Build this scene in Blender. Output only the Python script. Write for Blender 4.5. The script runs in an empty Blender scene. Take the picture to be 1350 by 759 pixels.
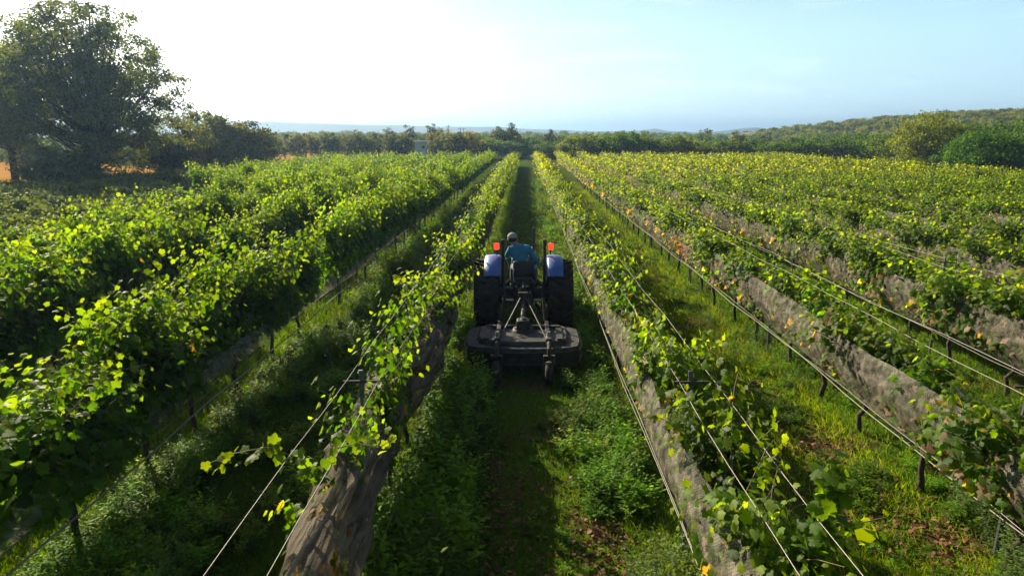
import bpy, bmesh, math, random
import numpy as np
from mathutils import Vector, Matrix
R = math.radians
rng = np.random.default_rng(7)
random.seed(7)
scene = bpy.context.scene
col = scene.collection

# ------------------------------------------------------------------ camera, sky, sun, exposure
CAM_H = 3.9
cam_data = bpy.data.cameras.new('camera'); cam = bpy.data.objects.new('camera', cam_data); col.objects.link(cam)
cam_data.sensor_width = 36; cam_data.lens = 24; cam_data.clip_start = 0.05; cam_data.clip_end = 20000
cam.location = (0, 0, CAM_H); cam.rotation_euler = (R(90 - 12.5), 0, R(1.12))
scene.camera = cam
SUN_AZ, SUN_EL = -38.5, 26.5
sdir = Vector((math.sin(R(SUN_AZ)) * math.cos(R(SUN_EL)), math.cos(R(SUN_AZ)) * math.cos(R(SUN_EL)), math.sin(R(SUN_EL))))
world = bpy.data.worlds.new('World'); scene.world = world; world.use_nodes = True
wn, wl = world.node_tree.nodes, world.node_tree.links
bg = wn['Background']; sky = wn.new('ShaderNodeTexSky'); sky.sky_type = 'NISHITA'; sky.sun_disc = False
sky.sun_elevation = R(SUN_EL); sky.sun_rotation = R(SUN_AZ); sky.air_density = 1.0; sky.dust_density = 1.6; sky.ozone_density = 1.0
bg.inputs[1].default_value = 0.046
# bright milky air low over the horizon, added to the clear sky
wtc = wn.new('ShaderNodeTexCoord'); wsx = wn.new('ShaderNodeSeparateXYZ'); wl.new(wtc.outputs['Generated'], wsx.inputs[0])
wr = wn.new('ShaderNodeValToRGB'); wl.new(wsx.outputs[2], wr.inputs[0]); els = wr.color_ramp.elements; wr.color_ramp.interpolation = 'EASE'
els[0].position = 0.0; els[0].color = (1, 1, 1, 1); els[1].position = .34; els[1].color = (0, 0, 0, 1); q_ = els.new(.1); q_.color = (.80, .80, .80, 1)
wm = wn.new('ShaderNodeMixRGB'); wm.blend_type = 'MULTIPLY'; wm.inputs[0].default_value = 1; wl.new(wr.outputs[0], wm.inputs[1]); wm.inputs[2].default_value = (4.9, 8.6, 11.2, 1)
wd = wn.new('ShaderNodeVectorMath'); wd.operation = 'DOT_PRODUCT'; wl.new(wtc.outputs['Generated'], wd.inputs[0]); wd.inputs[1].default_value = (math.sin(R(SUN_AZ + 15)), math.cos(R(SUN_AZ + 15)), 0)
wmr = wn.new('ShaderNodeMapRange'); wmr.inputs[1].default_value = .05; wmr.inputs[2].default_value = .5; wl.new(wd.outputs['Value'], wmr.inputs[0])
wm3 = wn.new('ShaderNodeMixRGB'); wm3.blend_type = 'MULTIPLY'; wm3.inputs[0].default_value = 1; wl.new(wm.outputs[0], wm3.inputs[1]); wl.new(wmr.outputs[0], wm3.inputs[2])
# thin wisps of high cloud
wmap = wn.new('ShaderNodeMapping'); wmap.inputs['Scale'].default_value = (2.2, 2.2, 16); wl.new(wtc.outputs['Generated'], wmap.inputs[0]); wno = wn.new('ShaderNodeTexNoise'); wno.inputs['Scale'].default_value = 2.1; wno.inputs['Detail'].default_value = 7; wno.inputs['Distortion'].default_value = .6; wl.new(wmap.outputs[0], wno.inputs[0])
wcr = wn.new('ShaderNodeValToRGB'); wcr.color_ramp.elements[0].position = .56; wcr.color_ramp.elements[1].position = .85; wcr.color_ramp.elements[1].color = (2.6, 2.2, 2.0, 1); wl.new(wno.outputs[0], wcr.inputs[0])
wa2 = wn.new('ShaderNodeMixRGB'); wa2.blend_type = 'ADD'; wa2.inputs[0].default_value = 1; wl.new(wm3.outputs[0], wa2.inputs[1]); wl.new(wcr.outputs[0], wa2.inputs[2])
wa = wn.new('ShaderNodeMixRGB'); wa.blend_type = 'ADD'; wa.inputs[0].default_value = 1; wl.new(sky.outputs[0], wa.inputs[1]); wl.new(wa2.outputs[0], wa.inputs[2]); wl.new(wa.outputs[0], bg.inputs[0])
sun_data = bpy.data.lights.new('sun', 'SUN'); sun_data.energy = 5.0; sun_data.angle = R(0.53); sun_data.color = (1.0, 0.89, 0.66)
sun = bpy.data.objects.new('sun', sun_data); col.objects.link(sun); sun.rotation_euler = sdir.to_track_quat('Z', 'Y').to_euler()
scene.view_settings.view_transform = 'Standard'; scene.view_settings.look = 'None'
scene.view_settings.exposure = 0.95; scene.view_settings.gamma = 1.0
scene.render.engine = 'CYCLES'
cy = scene.cycles
cy.max_bounces = 7; cy.diffuse_bounces = 1; cy.glossy_bounces = 2; cy.transmission_bounces = 4; cy.transparent_max_bounces = 12
cy.volume_bounces = 0; cy.use_denoising = True; cy.caustics_reflective = False; cy.caustics_refractive = False
try: cy.denoiser = 'OPENIMAGEDENOISE'; cy.denoising_input_passes = 'RGB_ALBEDO_NORMAL'
except Exception: pass
cy.adaptive_threshold = 0.02

# ------------------------------------------------------------------ helpers
def tag(o, label=None, cat=None, group=None, kind=None):
    if label: o['label'] = label
    if cat: o['category'] = cat
    if group: o['group'] = group
    if kind: o['kind'] = kind
    return o

def empty(name, loc=(0, 0, 0), rz=0):
    o = bpy.data.objects.new(name, None); col.objects.link(o); o.location = loc; o.rotation_euler = (0, 0, rz); o.empty_display_size = .2
    return o

def mesh_from(name, V, F, mat=None, smooth=False, tint=None):
    """V (n,3) array, F: (m,k) array of equal faces or list of faces"""
    me = bpy.data.meshes.new(name)
    V = np.asarray(V, dtype=np.float32)
    if isinstance(F, np.ndarray):
        m, k = F.shape
        me.vertices.add(len(V)); me.vertices.foreach_set('co', V.ravel())
        me.loops.add(m * k); me.loops.foreach_set('vertex_index', F.astype(np.int32).ravel())
        me.polygons.add(m)
        me.polygons.foreach_set('loop_start', np.arange(0, m * k, k, dtype=np.int32))
        me.polygons.foreach_set('loop_total', np.full(m, k, dtype=np.int32))
        if smooth: me.polygons.foreach_set('use_smooth', np.ones(m, dtype=bool))
        me.update(calc_edges=True)
    else:
        me.from_pydata([tuple(v) for v in V.tolist()], [], F); me.update()
        if smooth: me.polygons.foreach_set('use_smooth', np.ones(len(me.polygons), dtype=bool))
    if tint is not None:
        a = me.attributes.new('tint', 'FLOAT_COLOR', 'POINT')
        c = np.ones((len(V), 4), dtype=np.float32); c[:, :3] = tint; a.data.foreach_set('color', c.ravel())
    if mat: me.materials.append(mat)
    return me

def link(name, me, parent=None, loc=None, rz=None):
    o = bpy.data.objects.new(name, me); col.objects.link(o)
    if parent: o.parent = parent
    if loc is not None: o.location = loc
    if rz is not None: o.rotation_euler = (0, 0, rz)
    return o

class MB:
    def __init__(s): s.v = []; s.f = []
    def add(s, V, F):
        n = len(s.v); s.v += [tuple(map(float, p)) for p in V]; s.f += [tuple(i + n for i in f) for f in F]
    def tube(s, pts, rad, n=8, cap=True):
        pts = [Vector(p) for p in pts]; rad = rad if hasattr(rad, '__len__') else [rad] * len(pts)
        rings = []; ref = None
        for i, p in enumerate(pts):
            d = (pts[min(i + 1, len(pts) - 1)] - pts[max(i - 1, 0)]).normalized()
            if ref is None: ref = Vector((1, 0, 0)) if abs(d.x) < .8 else Vector((0, 0, 1))
            a = d.cross(ref).normalized(); b = d.cross(a).normalized(); ref = -b if False else ref
            rings.append([p + (a * math.cos(t) + b * math.sin(t)) * rad[i] for t in [2 * math.pi * k / n for k in range(n)]])
        V = [q for r in rings for q in r]; F = []
        for i in range(len(pts) - 1):
            for k in range(n): F.append((i * n + k, i * n + (k + 1) % n, (i + 1) * n + (k + 1) % n, (i + 1) * n + k))
        if cap: F.append(tuple(range(n - 1, -1, -1))); F.append(tuple((len(pts) - 1) * n + k for k in range(n)))
        s.add(V, F)
    def box(s, c, d, rot=None, bev=0.0):
        bm = bmesh.new(); bmesh.ops.create_cube(bm, size=1)
        for v in bm.verts: v.co = Vector((v.co.x * d[0], v.co.y * d[1], v.co.z * d[2]))
        if bev: bmesh.ops.bevel(bm, geom=bm.edges[:], offset=bev, segments=2, affect='EDGES', profile=.5)
        M = rot if rot else Matrix.Identity(3)
        bm.verts.index_update(); V = [M @ v.co + Vector(c) for v in bm.verts]; F = [tuple(v.index for v in f.verts) for f in bm.faces]; bm.free(); s.add(V, F)
    def lathe(s, prof, n, axis_c, axis='x'):
        """prof: list of (along, radius) revolved about the axis through axis_c"""
        V = []
        for (a, r) in prof:
            for k in range(n):
                t = 2 * math.pi * k / n
                p = (a, r * math.cos(t), r * math.sin(t)) if axis == 'x' else (r * math.cos(t), r * math.sin(t), a) if axis == 'z' else (r * math.cos(t), a, r * math.sin(t))
                V.append((p[0] + axis_c[0], p[1] + axis_c[1], p[2] + axis_c[2]))
        F = []
        for i in range(len(prof) - 1):
            for k in range(n): F.append((i * n + k, i * n + (k + 1) % n, (i + 1) * n + (k + 1) % n, (i + 1) * n + k))
        s.add(V, F)
    def build(s, name, mat, parent=None, smooth=False):
        me = mesh_from(name, s.v, s.f, mat, smooth); bm = bmesh.new(); bm.from_mesh(me); bmesh.ops.recalc_face_normals(bm, faces=bm.faces[:]); bm.to_mesh(me); bm.free()
        return link(name, me, parent)

def vnoise(x, y, seed=0):
    """smooth value noise on arrays, range -1..1"""
    xi, yi = np.floor(x).astype(np.int64), np.floor(y).astype(np.int64); fx, fy = x - xi, y - yi
    fx = fx * fx * (3 - 2 * fx); fy = fy * fy * (3 - 2 * fy)
    def h(a, b):
        n = (a * 374761393 + b * 668265263 + seed * 1274126177) & 0xffffffff
        n = ((n ^ (n >> 13)) * 1274126177) & 0xffffffff
        return ((n ^ (n >> 16)) & 0xffff) / 32767.5 - 1
    return (h(xi, yi) * (1 - fx) + h(xi + 1, yi) * fx) * (1 - fy) + (h(xi, yi + 1) * (1 - fx) + h(xi + 1, yi + 1) * fx) * fy
def fbm(x, y, seed=0, o=4):
    s = 0; a = 1; t = 0
    for k in range(o): s = s + a * vnoise(x * 2 ** k, y * 2 ** k, seed + k); t += a; a *= .5
    return s / t
def sstep(x): x = np.clip(x, 0, 1); return x * x * (3 - 2 * x)

# ------------------------------------------------------------------ materials
def new_mat(name):
    m = bpy.data.materials.new(name); m.use_nodes = True; n = m.node_tree.nodes; n.clear(); out = n.new('ShaderNodeOutputMaterial')
    return m, n, m.node_tree.links, out
def pbr(name, c, rough=.6, metal=0, noise=None, nscale=8, emit=None, bump=0, coat=0, c2=None):
    m, n, l, out = new_mat(name); p = n.new('ShaderNodeBsdfPrincipled'); l.new(p.outputs[0], out.inputs[0])
    p.inputs['Base Color'].default_value = (*c, 1); p.inputs['Roughness'].default_value = rough; p.inputs['Metallic'].default_value = metal
    p.inputs['Coat Weight'].default_value = coat
    if emit: p.inputs['Emission Color'].default_value = (*emit[0], 1); p.inputs['Emission Strength'].default_value = emit[1]
    if noise or bump:
        tc = n.new('ShaderNodeTexCoord'); t = n.new('ShaderNodeTexNoise'); t.inputs['Scale'].default_value = nscale; t.inputs['Detail'].default_value = 6; l.new(tc.outputs['Object'], t.inputs[0])
        if noise:
            mx = n.new('ShaderNodeMixRGB'); r = n.new('ShaderNodeValToRGB'); r.color_ramp.elements[0].position = .4; r.color_ramp.elements[1].position = .65
            l.new(t.outputs[0], r.inputs[0]); l.new(r.outputs[0], mx.inputs[0]); mx.inputs[1].default_value = (*c, 1)
            mx.inputs[2].default_value = (*(c2 or tuple(x * noise for x in c)), 1); l.new(mx.outputs[0], p.inputs['Base Color'])
        if bump:
            b = n.new('ShaderNodeBump'); b.inputs['Strength'].default_value = bump; b.inputs['Distance'].default_value = .02; l.new(t.outputs[0], b.inputs['Height']); l.new(b.outputs[0], p.inputs['Normal'])
    return m
def leaf_mat(name, trans=.45, tr_col=(1.9, 1.75, .45), rough=.45, spec=.5):
    m, n, l, out = new_mat(name); a = n.new('ShaderNodeAttribute'); a.attribute_name = 'tint'
    oi = n.new('ShaderNodeObjectInfo'); hs = n.new('ShaderNodeHueSaturation'); mr = n.new('ShaderNodeMapRange')
    mr.inputs[3].default_value = .85; mr.inputs[4].default_value = 1.2; l.new(oi.outputs['Random'], mr.inputs[0]); l.new(mr.outputs[0], hs.inputs['Value']); l.new(a.outputs[0], hs.inputs['Color'])
    p = n.new('ShaderNodeBsdfPrincipled'); p.inputs['Roughness'].default_value = rough; p.inputs['Specular IOR Level'].default_value = spec
    t = n.new('ShaderNodeBsdfTranslucent'); mul = n.new('ShaderNodeMixRGB'); mul.blend_type = 'MULTIPLY'; mul.inputs[0].default_value = 1; mul.inputs[2].default_value = (*tr_col, 1)
    mix = n.new('ShaderNodeMixShader'); mix.inputs[0].default_value = trans
    l.new(hs.outputs[0], p.inputs['Base Color']); l.new(hs.outputs[0], mul.inputs[1]); l.new(mul.outputs[0], t.inputs[0])
    l.new(p.outputs[0], mix.inputs[1]); l.new(t.outputs[0], mix.inputs[2]); l.new(mix.outputs[0], out.inputs[0])
    return m
def net_mat(name, c, opac, scale=6, stretch=None):
    m, n, l, out = new_mat(name); d = n.new('ShaderNodeBsdfDiffuse'); tl = n.new('ShaderNodeBsdfTranslucent'); tp = n.new('ShaderNodeBsdfTransparent')
    tc = n.new('ShaderNodeTexCoord'); t = n.new('ShaderNodeTexNoise'); t.inputs['Scale'].default_value = scale; t.inputs['Detail'].default_value = 5; l.new(tc.outputs['Object'], t.inputs[0])
    if stretch:
        mp = n.new('ShaderNodeMapping'); mp.inputs['Scale'].default_value = stretch; l.new(tc.outputs['Object'], mp.inputs[0]); l.new(mp.outputs[0], t.inputs[0]); t.inputs['Detail'].default_value = 9; t.inputs['Distortion'].default_value = .8
        bp = n.new('ShaderNodeBump'); bp.inputs['Strength'].default_value = 1.0; bp.inputs['Distance'].default_value = .06; l.new(t.outputs[0], bp.inputs['Height']); l.new(bp.outputs[0], d.inputs['Normal'])
    r = n.new('ShaderNodeValToRGB'); r.color_ramp.elements[0].position = .3; r.color_ramp.elements[1].position = .7
    r.color_ramp.elements[0].color = (*[x * .4 for x in c], 1); r.color_ramp.elements[1].color = (*c, 1); l.new(t.outputs[0], r.inputs[0])
    l.new(r.outputs[0], d.inputs[0]); l.new(r.outputs[0], tl.inputs[0])
    m1 = n.new('ShaderNodeMixShader'); m1.inputs[0].default_value = .3; l.new(d.outputs[0], m1.inputs[1]); l.new(tl.outputs[0], m1.inputs[2])
    m2 = n.new('ShaderNodeMixShader'); mr = n.new('ShaderNodeMapRange'); mr.inputs[1].default_value = .3; mr.inputs[2].default_value = .7; mr.inputs[3].default_value = max(0, opac - .18); mr.inputs[4].default_value = min(1, opac + .15)
    l.new(t.outputs[0], mr.inputs[0]); sx = n.new('ShaderNodeSeparateXYZ'); l.new(tc.outputs['Object'], sx.inputs[0])
    def mth(op, a, b=0.0):
        q = n.new('ShaderNodeMath'); q.operation = op
        for i, v in ((0, a), (1, b)):
            if isinstance(v, (int, float)): q.inputs[i].default_value = v
            else: l.new(v, q.inputs[i])
        return q.outputs[0]
    # diamond weave of the threads, with a little wander
    wob = mth('MULTIPLY', t.outputs[0], .05); u_ = mth('ADD', mth('ADD', sx.outputs[1], sx.outputs[2]), wob); v_ = mth('ADD', mth('SUBTRACT', sx.outputs[1], sx.outputs[2]), wob)
    ln = mth('MAXIMUM', mth('LESS_THAN', mth('FRACT', mth('DIVIDE', mth('ADD', u_, 100), .034)), .3), mth('LESS_THAN', mth('FRACT', mth('DIVIDE', mth('ADD', v_, 100), .034)), .3))
    op = mth('MULTIPLY', mr.outputs[0], mth('ADD', mth('MULTIPLY', ln, .75 if opac < .8 else .15), .62 if opac < .8 else .88))
    if stretch:
        t4 = n.new('ShaderNodeTexNoise'); t4.inputs['Scale'].default_value = 1.0; t4.inputs['Detail'].default_value = 5; mp4 = n.new('ShaderNodeMapping'); mp4.inputs['Scale'].default_value = (7, 2, 7); l.new(tc.outputs['Object'], mp4.inputs[0]); l.new(mp4.outputs[0], t4.inputs[0])
        hr = n.new('ShaderNodeMapRange'); hr.inputs[1].default_value = .36; hr.inputs[2].default_value = .41; l.new(t4.outputs[0], hr.inputs[0]); op = mth('MULTIPLY', op, hr.outputs[0])
    l.new(op, m2.inputs[0]); l.new(tp.outputs[0], m2.inputs[1]); l.new(m1.outputs[0], m2.inputs[2]); l.new(m2.outputs[0], out.inputs[0])
    return m

M_LEAF = leaf_mat('grape_leaf', trans=.58, tr_col=(3.1, 2.6, .3), rough=.55, spec=.25)
M_GRASS = leaf_mat('grass_blade', trans=.5, tr_col=(1.9, 1.8, .4), rough=.7, spec=.15)
M_WEED = leaf_mat('weed_leaf', trans=.5, tr_col=(1.9, 2.0, .4), rough=.6, spec=.2)
M_TREE = leaf_mat('tree_leaf', trans=.5, tr_col=(2.0, 1.8, .5), rough=.6, spec=.2)
M_DRY = leaf_mat('dry_leaf', trans=.15, tr_col=(1.3, 1.1, .8), rough=.7, spec=.2)
M_BARK = pbr('bark', (.075, .055, .042), .9, noise=.45, nscale=18, bump=.6)
M_CANE = pbr('cane', (.16, .12, .055), .7)
M_NET = net_mat('bird_net', (.56, .49, .42), .34, 9)
M_NETB = net_mat('weathered_net', (.30, .255, .20), .93, 3, (5.5, .55, 5.5))
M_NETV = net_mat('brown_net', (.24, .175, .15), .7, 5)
M_WIRE = pbr('wire_steel', (.30, .27, .24), .5, .4)
M_DRIP = pbr('pale_hose', (.30, .27, .23), .6)
M_POST = pbr('galvanised_post', (.16, .18, .20), .45, .6, noise=.6, nscale=14)
M_RUST = pbr('dark_arm', (.06, .045, .04), .8)

# ------------------------------------------------------------------ leaf templates
def fan(outline, centre, fold):
    V = [(centre[0], centre[1], 0)] + [(u, v, -fold * abs(u) - .12 * (v - .3) ** 2) for u, v in outline]; n = len(outline)
    return np.array(V), np.array([(0, 1 + k, 1 + (k + 1) % n) for k in range(n)])
_hl = [(.16, -.10), (.36, -.12), (.46, .02), (.53, .16), (.44, .29), (.55, .42), (.56, .60), (.40, .64), (.27, .68), (.20, .84), (.09, .93)]
T_GRAPE = fan([(0, .03)] + _hl + [(0, 1.0)] + [(-a, b) for a, b in _hl[::-1]], (0, .32), .30)
T_GRAPE[0][1:, 2] += np.array([.05 * math.sin(3.1 * q) for q in range(len(T_GRAPE[0]) - 1)])
T_MID = (np.array([(0, 0, 0), (.5, .2, -.14), (.42, .7, -.12), (0, 1, -.06), (-.42, .7, -.12), (-.5, .2, -.14)]), np.array([(0, 1, 3), (1, 2, 3), (0, 3, 5), (3, 4, 5)]))
T_LOW = (np.array([(0, 0, 0), (.5, .5, -.12), (0, 1, 0), (-.5, .5, -.12)]), np.array([(0, 1, 2), (0, 2, 3)]))
T_WEED = (np.array([(0, 0, 0), (.24, .4, -.05), (0, 1, -.18), (-.24, .4, -.05), (0, .45, .02)]), np.array([(0, 1, 4), (1, 2, 4), (2, 3, 4), (3, 0, 4)]))
T_BLADE = (np.array([(-.05, 0, 0), (.05, 0, 0), (.035, .6, -.05), (-.035, .6, -.05), (0, 1, -.22)]), np.array([(0, 1, 2), (0, 2, 3), (3, 2, 4)]))
T_TRI = (np.array([(-.06, 0, 0), (.06, 0, 0), (0, 1, -.12)]), np.array([(0, 1, 2)]))

def norm(a): return a / (np.linalg.norm(a, axis=-1, keepdims=True) + 1e-9)
def leaf_arrays(L, tmpl):
    P, N, T, S, C = L; TV, TF = tmpl
    N = norm(N); B = norm(np.cross(T, N)); T = np.cross(N, B)
    V = P[:, None, :] + S[:, None, None] * (TV[None, :, 0:1] * B[:, None, :] + TV[None, :, 1:2] * T[:, None, :] + TV[None, :, 2:3] * N[:, None, :])
    F = TF[None] + (np.arange(len(P)) * len(TV))[:, None, None]
    return V.reshape(-1, 3), F.reshape(-1, 3), np.repeat(C, len(TV), axis=0)
def leaf_mesh(name, L, tmpl, mat):
    V, F, C = leaf_arrays(L, tmpl); return mesh_from(name, V, F, mat, False, C)
def cat(Ls): return tuple(np.concatenate([l[i] for l in Ls]) for i in range(5))
def replicate(L, xyz, rz, sc, cmul=None):
    """copies of one leaf set at many places"""
    P, N, T, S, C = L; k = len(xyz); c, s = np.cos(rz), np.sin(rz)
    M = np.zeros((k, 3, 3)); M[:, 0, 0] = c; M[:, 0, 1] = -s; M[:, 1, 0] = s; M[:, 1, 1] = c; M[:, 2, 2] = 1
    rot = lambda A: np.einsum('kij,nj->kni', M, A)
    P2 = rot(P) * sc[:, None, None] + xyz[:, None, :]
    C2 = np.broadcast_to(C, (k,) + C.shape).copy()
    if cmul is not None: C2 *= cmul[:, None, :]
    return P2.reshape(-1, 3), rot(N).reshape(-1, 3), rot(T).reshape(-1, 3), (S[None] * sc[:, None]).ravel(), C2.reshape(-1, 3)
def thin(L, frac, grow, r):
    m = r.random(len(L[0])) < frac; return tuple(a[m] for a in L[:3]) + (L[3][m] * grow, L[4][m])

# ------------------------------------------------------------------ grapevines
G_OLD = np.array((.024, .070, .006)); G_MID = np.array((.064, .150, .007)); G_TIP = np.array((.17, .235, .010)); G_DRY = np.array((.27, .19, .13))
def vine_leaves(r, n_shoots, base_w, lift, length, spread, inner=0, in_w=.2, tip=1.0, dry=.08, yellow=0.0, orange=False, ysd=0.0, clear=0.0):
    """a vine's leaves on its shoots: returns the leaf set and the shoot polylines"""
    P = []; N = []; T = []; S = []; C = []; shoots = []
    for k in range(n_shoots):
        y = r.uniform(-.74, .74) if not ysd else float(np.clip(r.normal(0, ysd), -.8, .8)); hang = r.random() > clear; p = np.array((r.normal(0, base_w), y, lift + r.uniform(-.1, .12)))
        side = r.choice((-1, 1)); d = norm(np.array((side * abs(r.normal(0, spread)), r.normal(0, .35), 1.0)))
        Ln = r.uniform(*length); step = .048; n = max(4, int(Ln / step)); ln = [p.copy()]
        droop = r.uniform(.02, .10) * (1 + spread)
        for i in range(n):
            f = i / n
            d = norm(d + np.array((side * .02, r.normal(0, .07), -droop * f * 1.2)) + r.normal(0, .05, 3)); p = p + d * step; ln.append(p.copy())
            if p[2] < .62 or (not hang and p[2] < 1.42 and abs(p[0]) > .2): break
            for q in range(2 if f < .75 else 1):
                sd = norm(np.cross(d, r.normal(0, 1, 3))); pt = p + sd * r.uniform(.03, .13)
                out = np.array((side * .5 + pt[0] * 1.0, 0, .35)); nn = norm(out * .8 + np.array((0, 0, .6)) + r.normal(0, .55, 3))
                tt = norm(sd * .8 + np.array((0, 0, -.55)) + r.normal(0, .3, 3))
                P.append(pt); N.append(nn); T.append(tt); S.append(r.uniform(.062, .125) * (1 - .5 * f ** 2))
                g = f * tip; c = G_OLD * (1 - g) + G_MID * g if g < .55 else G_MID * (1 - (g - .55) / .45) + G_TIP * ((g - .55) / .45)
                if yellow: c = c * (1 - yellow) + np.array((.19, .19, .02)) * yellow
                c = c * r.uniform(.75, 1.3)
                if r.random() < .004: c = np.array((.28, .20, .02))
                if orange and r.random() < .7: c = np.array((.38, .13, .035)) * r.uniform(.6, 1.2)
                C.append(c)
        shoots.append(np.array(ln))
    for k in range(inner):
        a = r.uniform(0, 2 * math.pi); rr = math.sqrt(r.random()) if k % 2 else r.uniform(.8, .96); x = in_w * rr * math.cos(a); z = 1.0 + .38 * rr * math.sin(a)
        P.append((x, r.uniform(-.74, .74), z)); N.append(norm(np.array((math.copysign(.9, x), 0, .4)) + r.normal(0, .5, 3))); T.append(norm(np.array((0, 0, -1)) + r.normal(0, .6, 3))); S.append(r.uniform(.08, .13))
        C.append((G_DRY * r.uniform(.7, 1.5) if r.random() < dry * 3 else G_MID * r.uniform(.6, 1.2)))
    return (np.array(P), np.array(N), np.array(T), np.array(S), np.array(C)), shoots

def trunk_mesh(r, wood=True):
    b = MB(); z = np.linspace(0, .88, 7)
    pts = [(r.normal(0, .018) * (i > 0), r.normal(0, .03) * (i > 0), q - .03) for i, q in enumerate(z)]
    b.tube(pts, [.045, .036, .032, .034, .03, .033, .036], 8)
    for s in (-1, 1): b.tube([pts[-1], (0, s * .15, .92), (r.normal(0, .02), s * .4, .93 + r.normal(0, .015)), (r.normal(0, .02), s * .72, .93)], [.03, .026, .02, .014], 6)
    me = mesh_from('trunk', b.v, b.f, M_BARK, True); return me
def cane_mesh(shoots, r):
    b = MB()
    for ln in shoots:
        q = ln[::4] if len(ln) > 8 else ln
        b.tube(q, np.linspace(.008, .003, len(q)).tolist(), 4, False)
    return mesh_from('cane', b.v, b.f, M_CANE, True)

KINDS = {
    'bushy': [dict(n_shoots=60, base_w=.15, lift=1.0, length=(.4, 1.35), spread=.19, inner=520, in_w=.40, tip=.92, dry=.0, ysd=.36)] * 5,
    'netted': [dict(n_shoots=50, base_w=.13, lift=1.02, length=(.6, 1.25), spread=.5, inner=420, in_w=.26, tip=1.0, dry=.10, yellow=.10, clear=.8)] * 5,
    'sparse': [dict(n_shoots=n, base_w=.08, lift=1.05, length=(.45, 1.1), spread=.55, inner=420, in_w=.25, tip=.95, dry=.10, clear=.7) for n in (9, 13, 7, 11)],
    'bare': [dict(n_shoots=n, base_w=.07, lift=1.0, length=(.35, .7), spread=.7, inner=150, in_w=.16, tip=1.0, dry=.2) for n in (1, 3)],
    'covered': [dict(n_shoots=n, base_w=.08, lift=1.0, length=(.5, .8), spread=.5, inner=260, in_w=.25, tip=.9, dry=.1) for n in (4, 8)],
    'orange': [dict(n_shoots=16, base_w=.08, lift=.95, length=(.4, .7), spread=.8, inner=200, in_w=.3, dry=.3, orange=True)],
}
PROTO = {}
for kd, lst in KINDS.items():
    PROTO[kd] = []
    for i, prm in enumerate(lst):
        r = np.random.default_rng(100 + i * 7 + len(kd)); L, sh = vine_leaves(r, **prm)
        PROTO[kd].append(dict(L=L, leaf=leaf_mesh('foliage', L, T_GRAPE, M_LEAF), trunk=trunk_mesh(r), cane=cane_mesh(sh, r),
                              mid=thin(L, .42, 1.45, r), low=thin(L, .2, 2.05, r)))

SP = 2.93
ROWS = {}
for k in range(1, 9): ROWS[-k] = -1.47 - (k - 1) * SP
for k in range(1, 13): ROWS[k] = 1.56 + (k - 1) * SP
START = {-1: 1.2, 1: 1.2, -5: 17, -6: 27, -7: 42, -8: 60}
def start_of(k): return START.get(k, 1.5)
def end_of(k): return 94 - (0 if k > 0 else abs(k) * 1.5)
ORD = ['first', 'second', 'third', 'fourth', 'fifth', 'sixth', 'seventh', 'eighth', 'ninth', 'tenth', 'eleventh', 'twelfth', 'thirteenth', 'fourteenth', 'fifteenth', 'sixteenth', 'seventeenth', 'eighteenth', 'nineteenth']
TENS = ['twenty', 'thirty', 'forty', 'fifty', 'sixty']
def ordinal(n):
    if n <= 19: return ORD[n - 1]
    t, u = divmod(n, 10)
    return TENS[t - 2][:-1] + 'ieth' if u == 0 else TENS[t - 2] + '-' + ORD[u - 1]
def rowname(k): return f"{'nearest' if abs(k) == 1 else ORD[abs(k) - 1]} row {'left' if k < 0 else 'right'} of the tractor"

yaw, pit = R(1.12), R(12.5)
def project(x, y, z):
    xr = x * math.cos(yaw) + y * math.sin(yaw); yr = -x * math.sin(yaw) + y * math.cos(yaw); h = z - CAM_H
    dep = yr * math.cos(pit) - h * math.sin(pit); up = yr * math.sin(pit) + h * math.cos(pit)
    if dep < .3: return -9e9, -9e9, dep
    return 675 + 900 * xr / dep, 379.5 - 900 * up / dep, dep
def kind_at(k, y, r):
    if k == -1: return 'bare' if y < 4.4 else ('sparse' if y < 10.5 else ('sparse' if r.random() < .55 else 'netted') if y < 30 else 'netted')
    if k == 1: return 'sparse' if y < 12 and abs(y - 5.9) > 1.2 and r.random() < .4 else 'netted'
    if k == 2: return ('orange' if abs(y - 19.2) < .7 else 'sparse' if y < 16 and r.random() < .45 else 'netted')
    if k == 3: return 'sparse' if r.random() < .3 and y < 14 else 'netted'
    if k in (-5, -6) and y < 34 - 5 * (k + 6): return 'covered' if r.random() < .35 else 'sparse'
    return 'bushy' if k < 0 else 'netted'
vines = []
r = np.random.default_rng(5)
for k, X in ROWS.items():
    for y in np.arange(start_of(k), end_of(k), 1.42):
        yy = y + r.normal(0, .08); kd = kind_at(k, yy, r)
        if r.random() < .03 and k != -1: continue
        a = project(X, yy, 1.2); b = project(X, yy, 1.9)
        inside = any(-60 < q[0] < 1410 and -40 < q[1] < 800 for q in (a, b)); near = any(-500 < q[0] < 1850 for q in (a, b))
        if not near and yy > 8: continue
        vines.append([k, X + r.normal(0, .05), yy, kd, a[2], inside])
ins = sorted([v for v in vines if v[5]], key=lambda v: v[4]); hero = ins[:300]; hid = set(id(v) for v in hero)
count = {}
hero.sort(key=lambda v: (v[0], v[2]))
LOOK = {'bushy': 'bushy green', 'netted': 'leafy netted', 'sparse': 'thin netted', 'bare': 'bare netted', 'covered': 'net covered', 'orange': 'orange leaved'}
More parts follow.
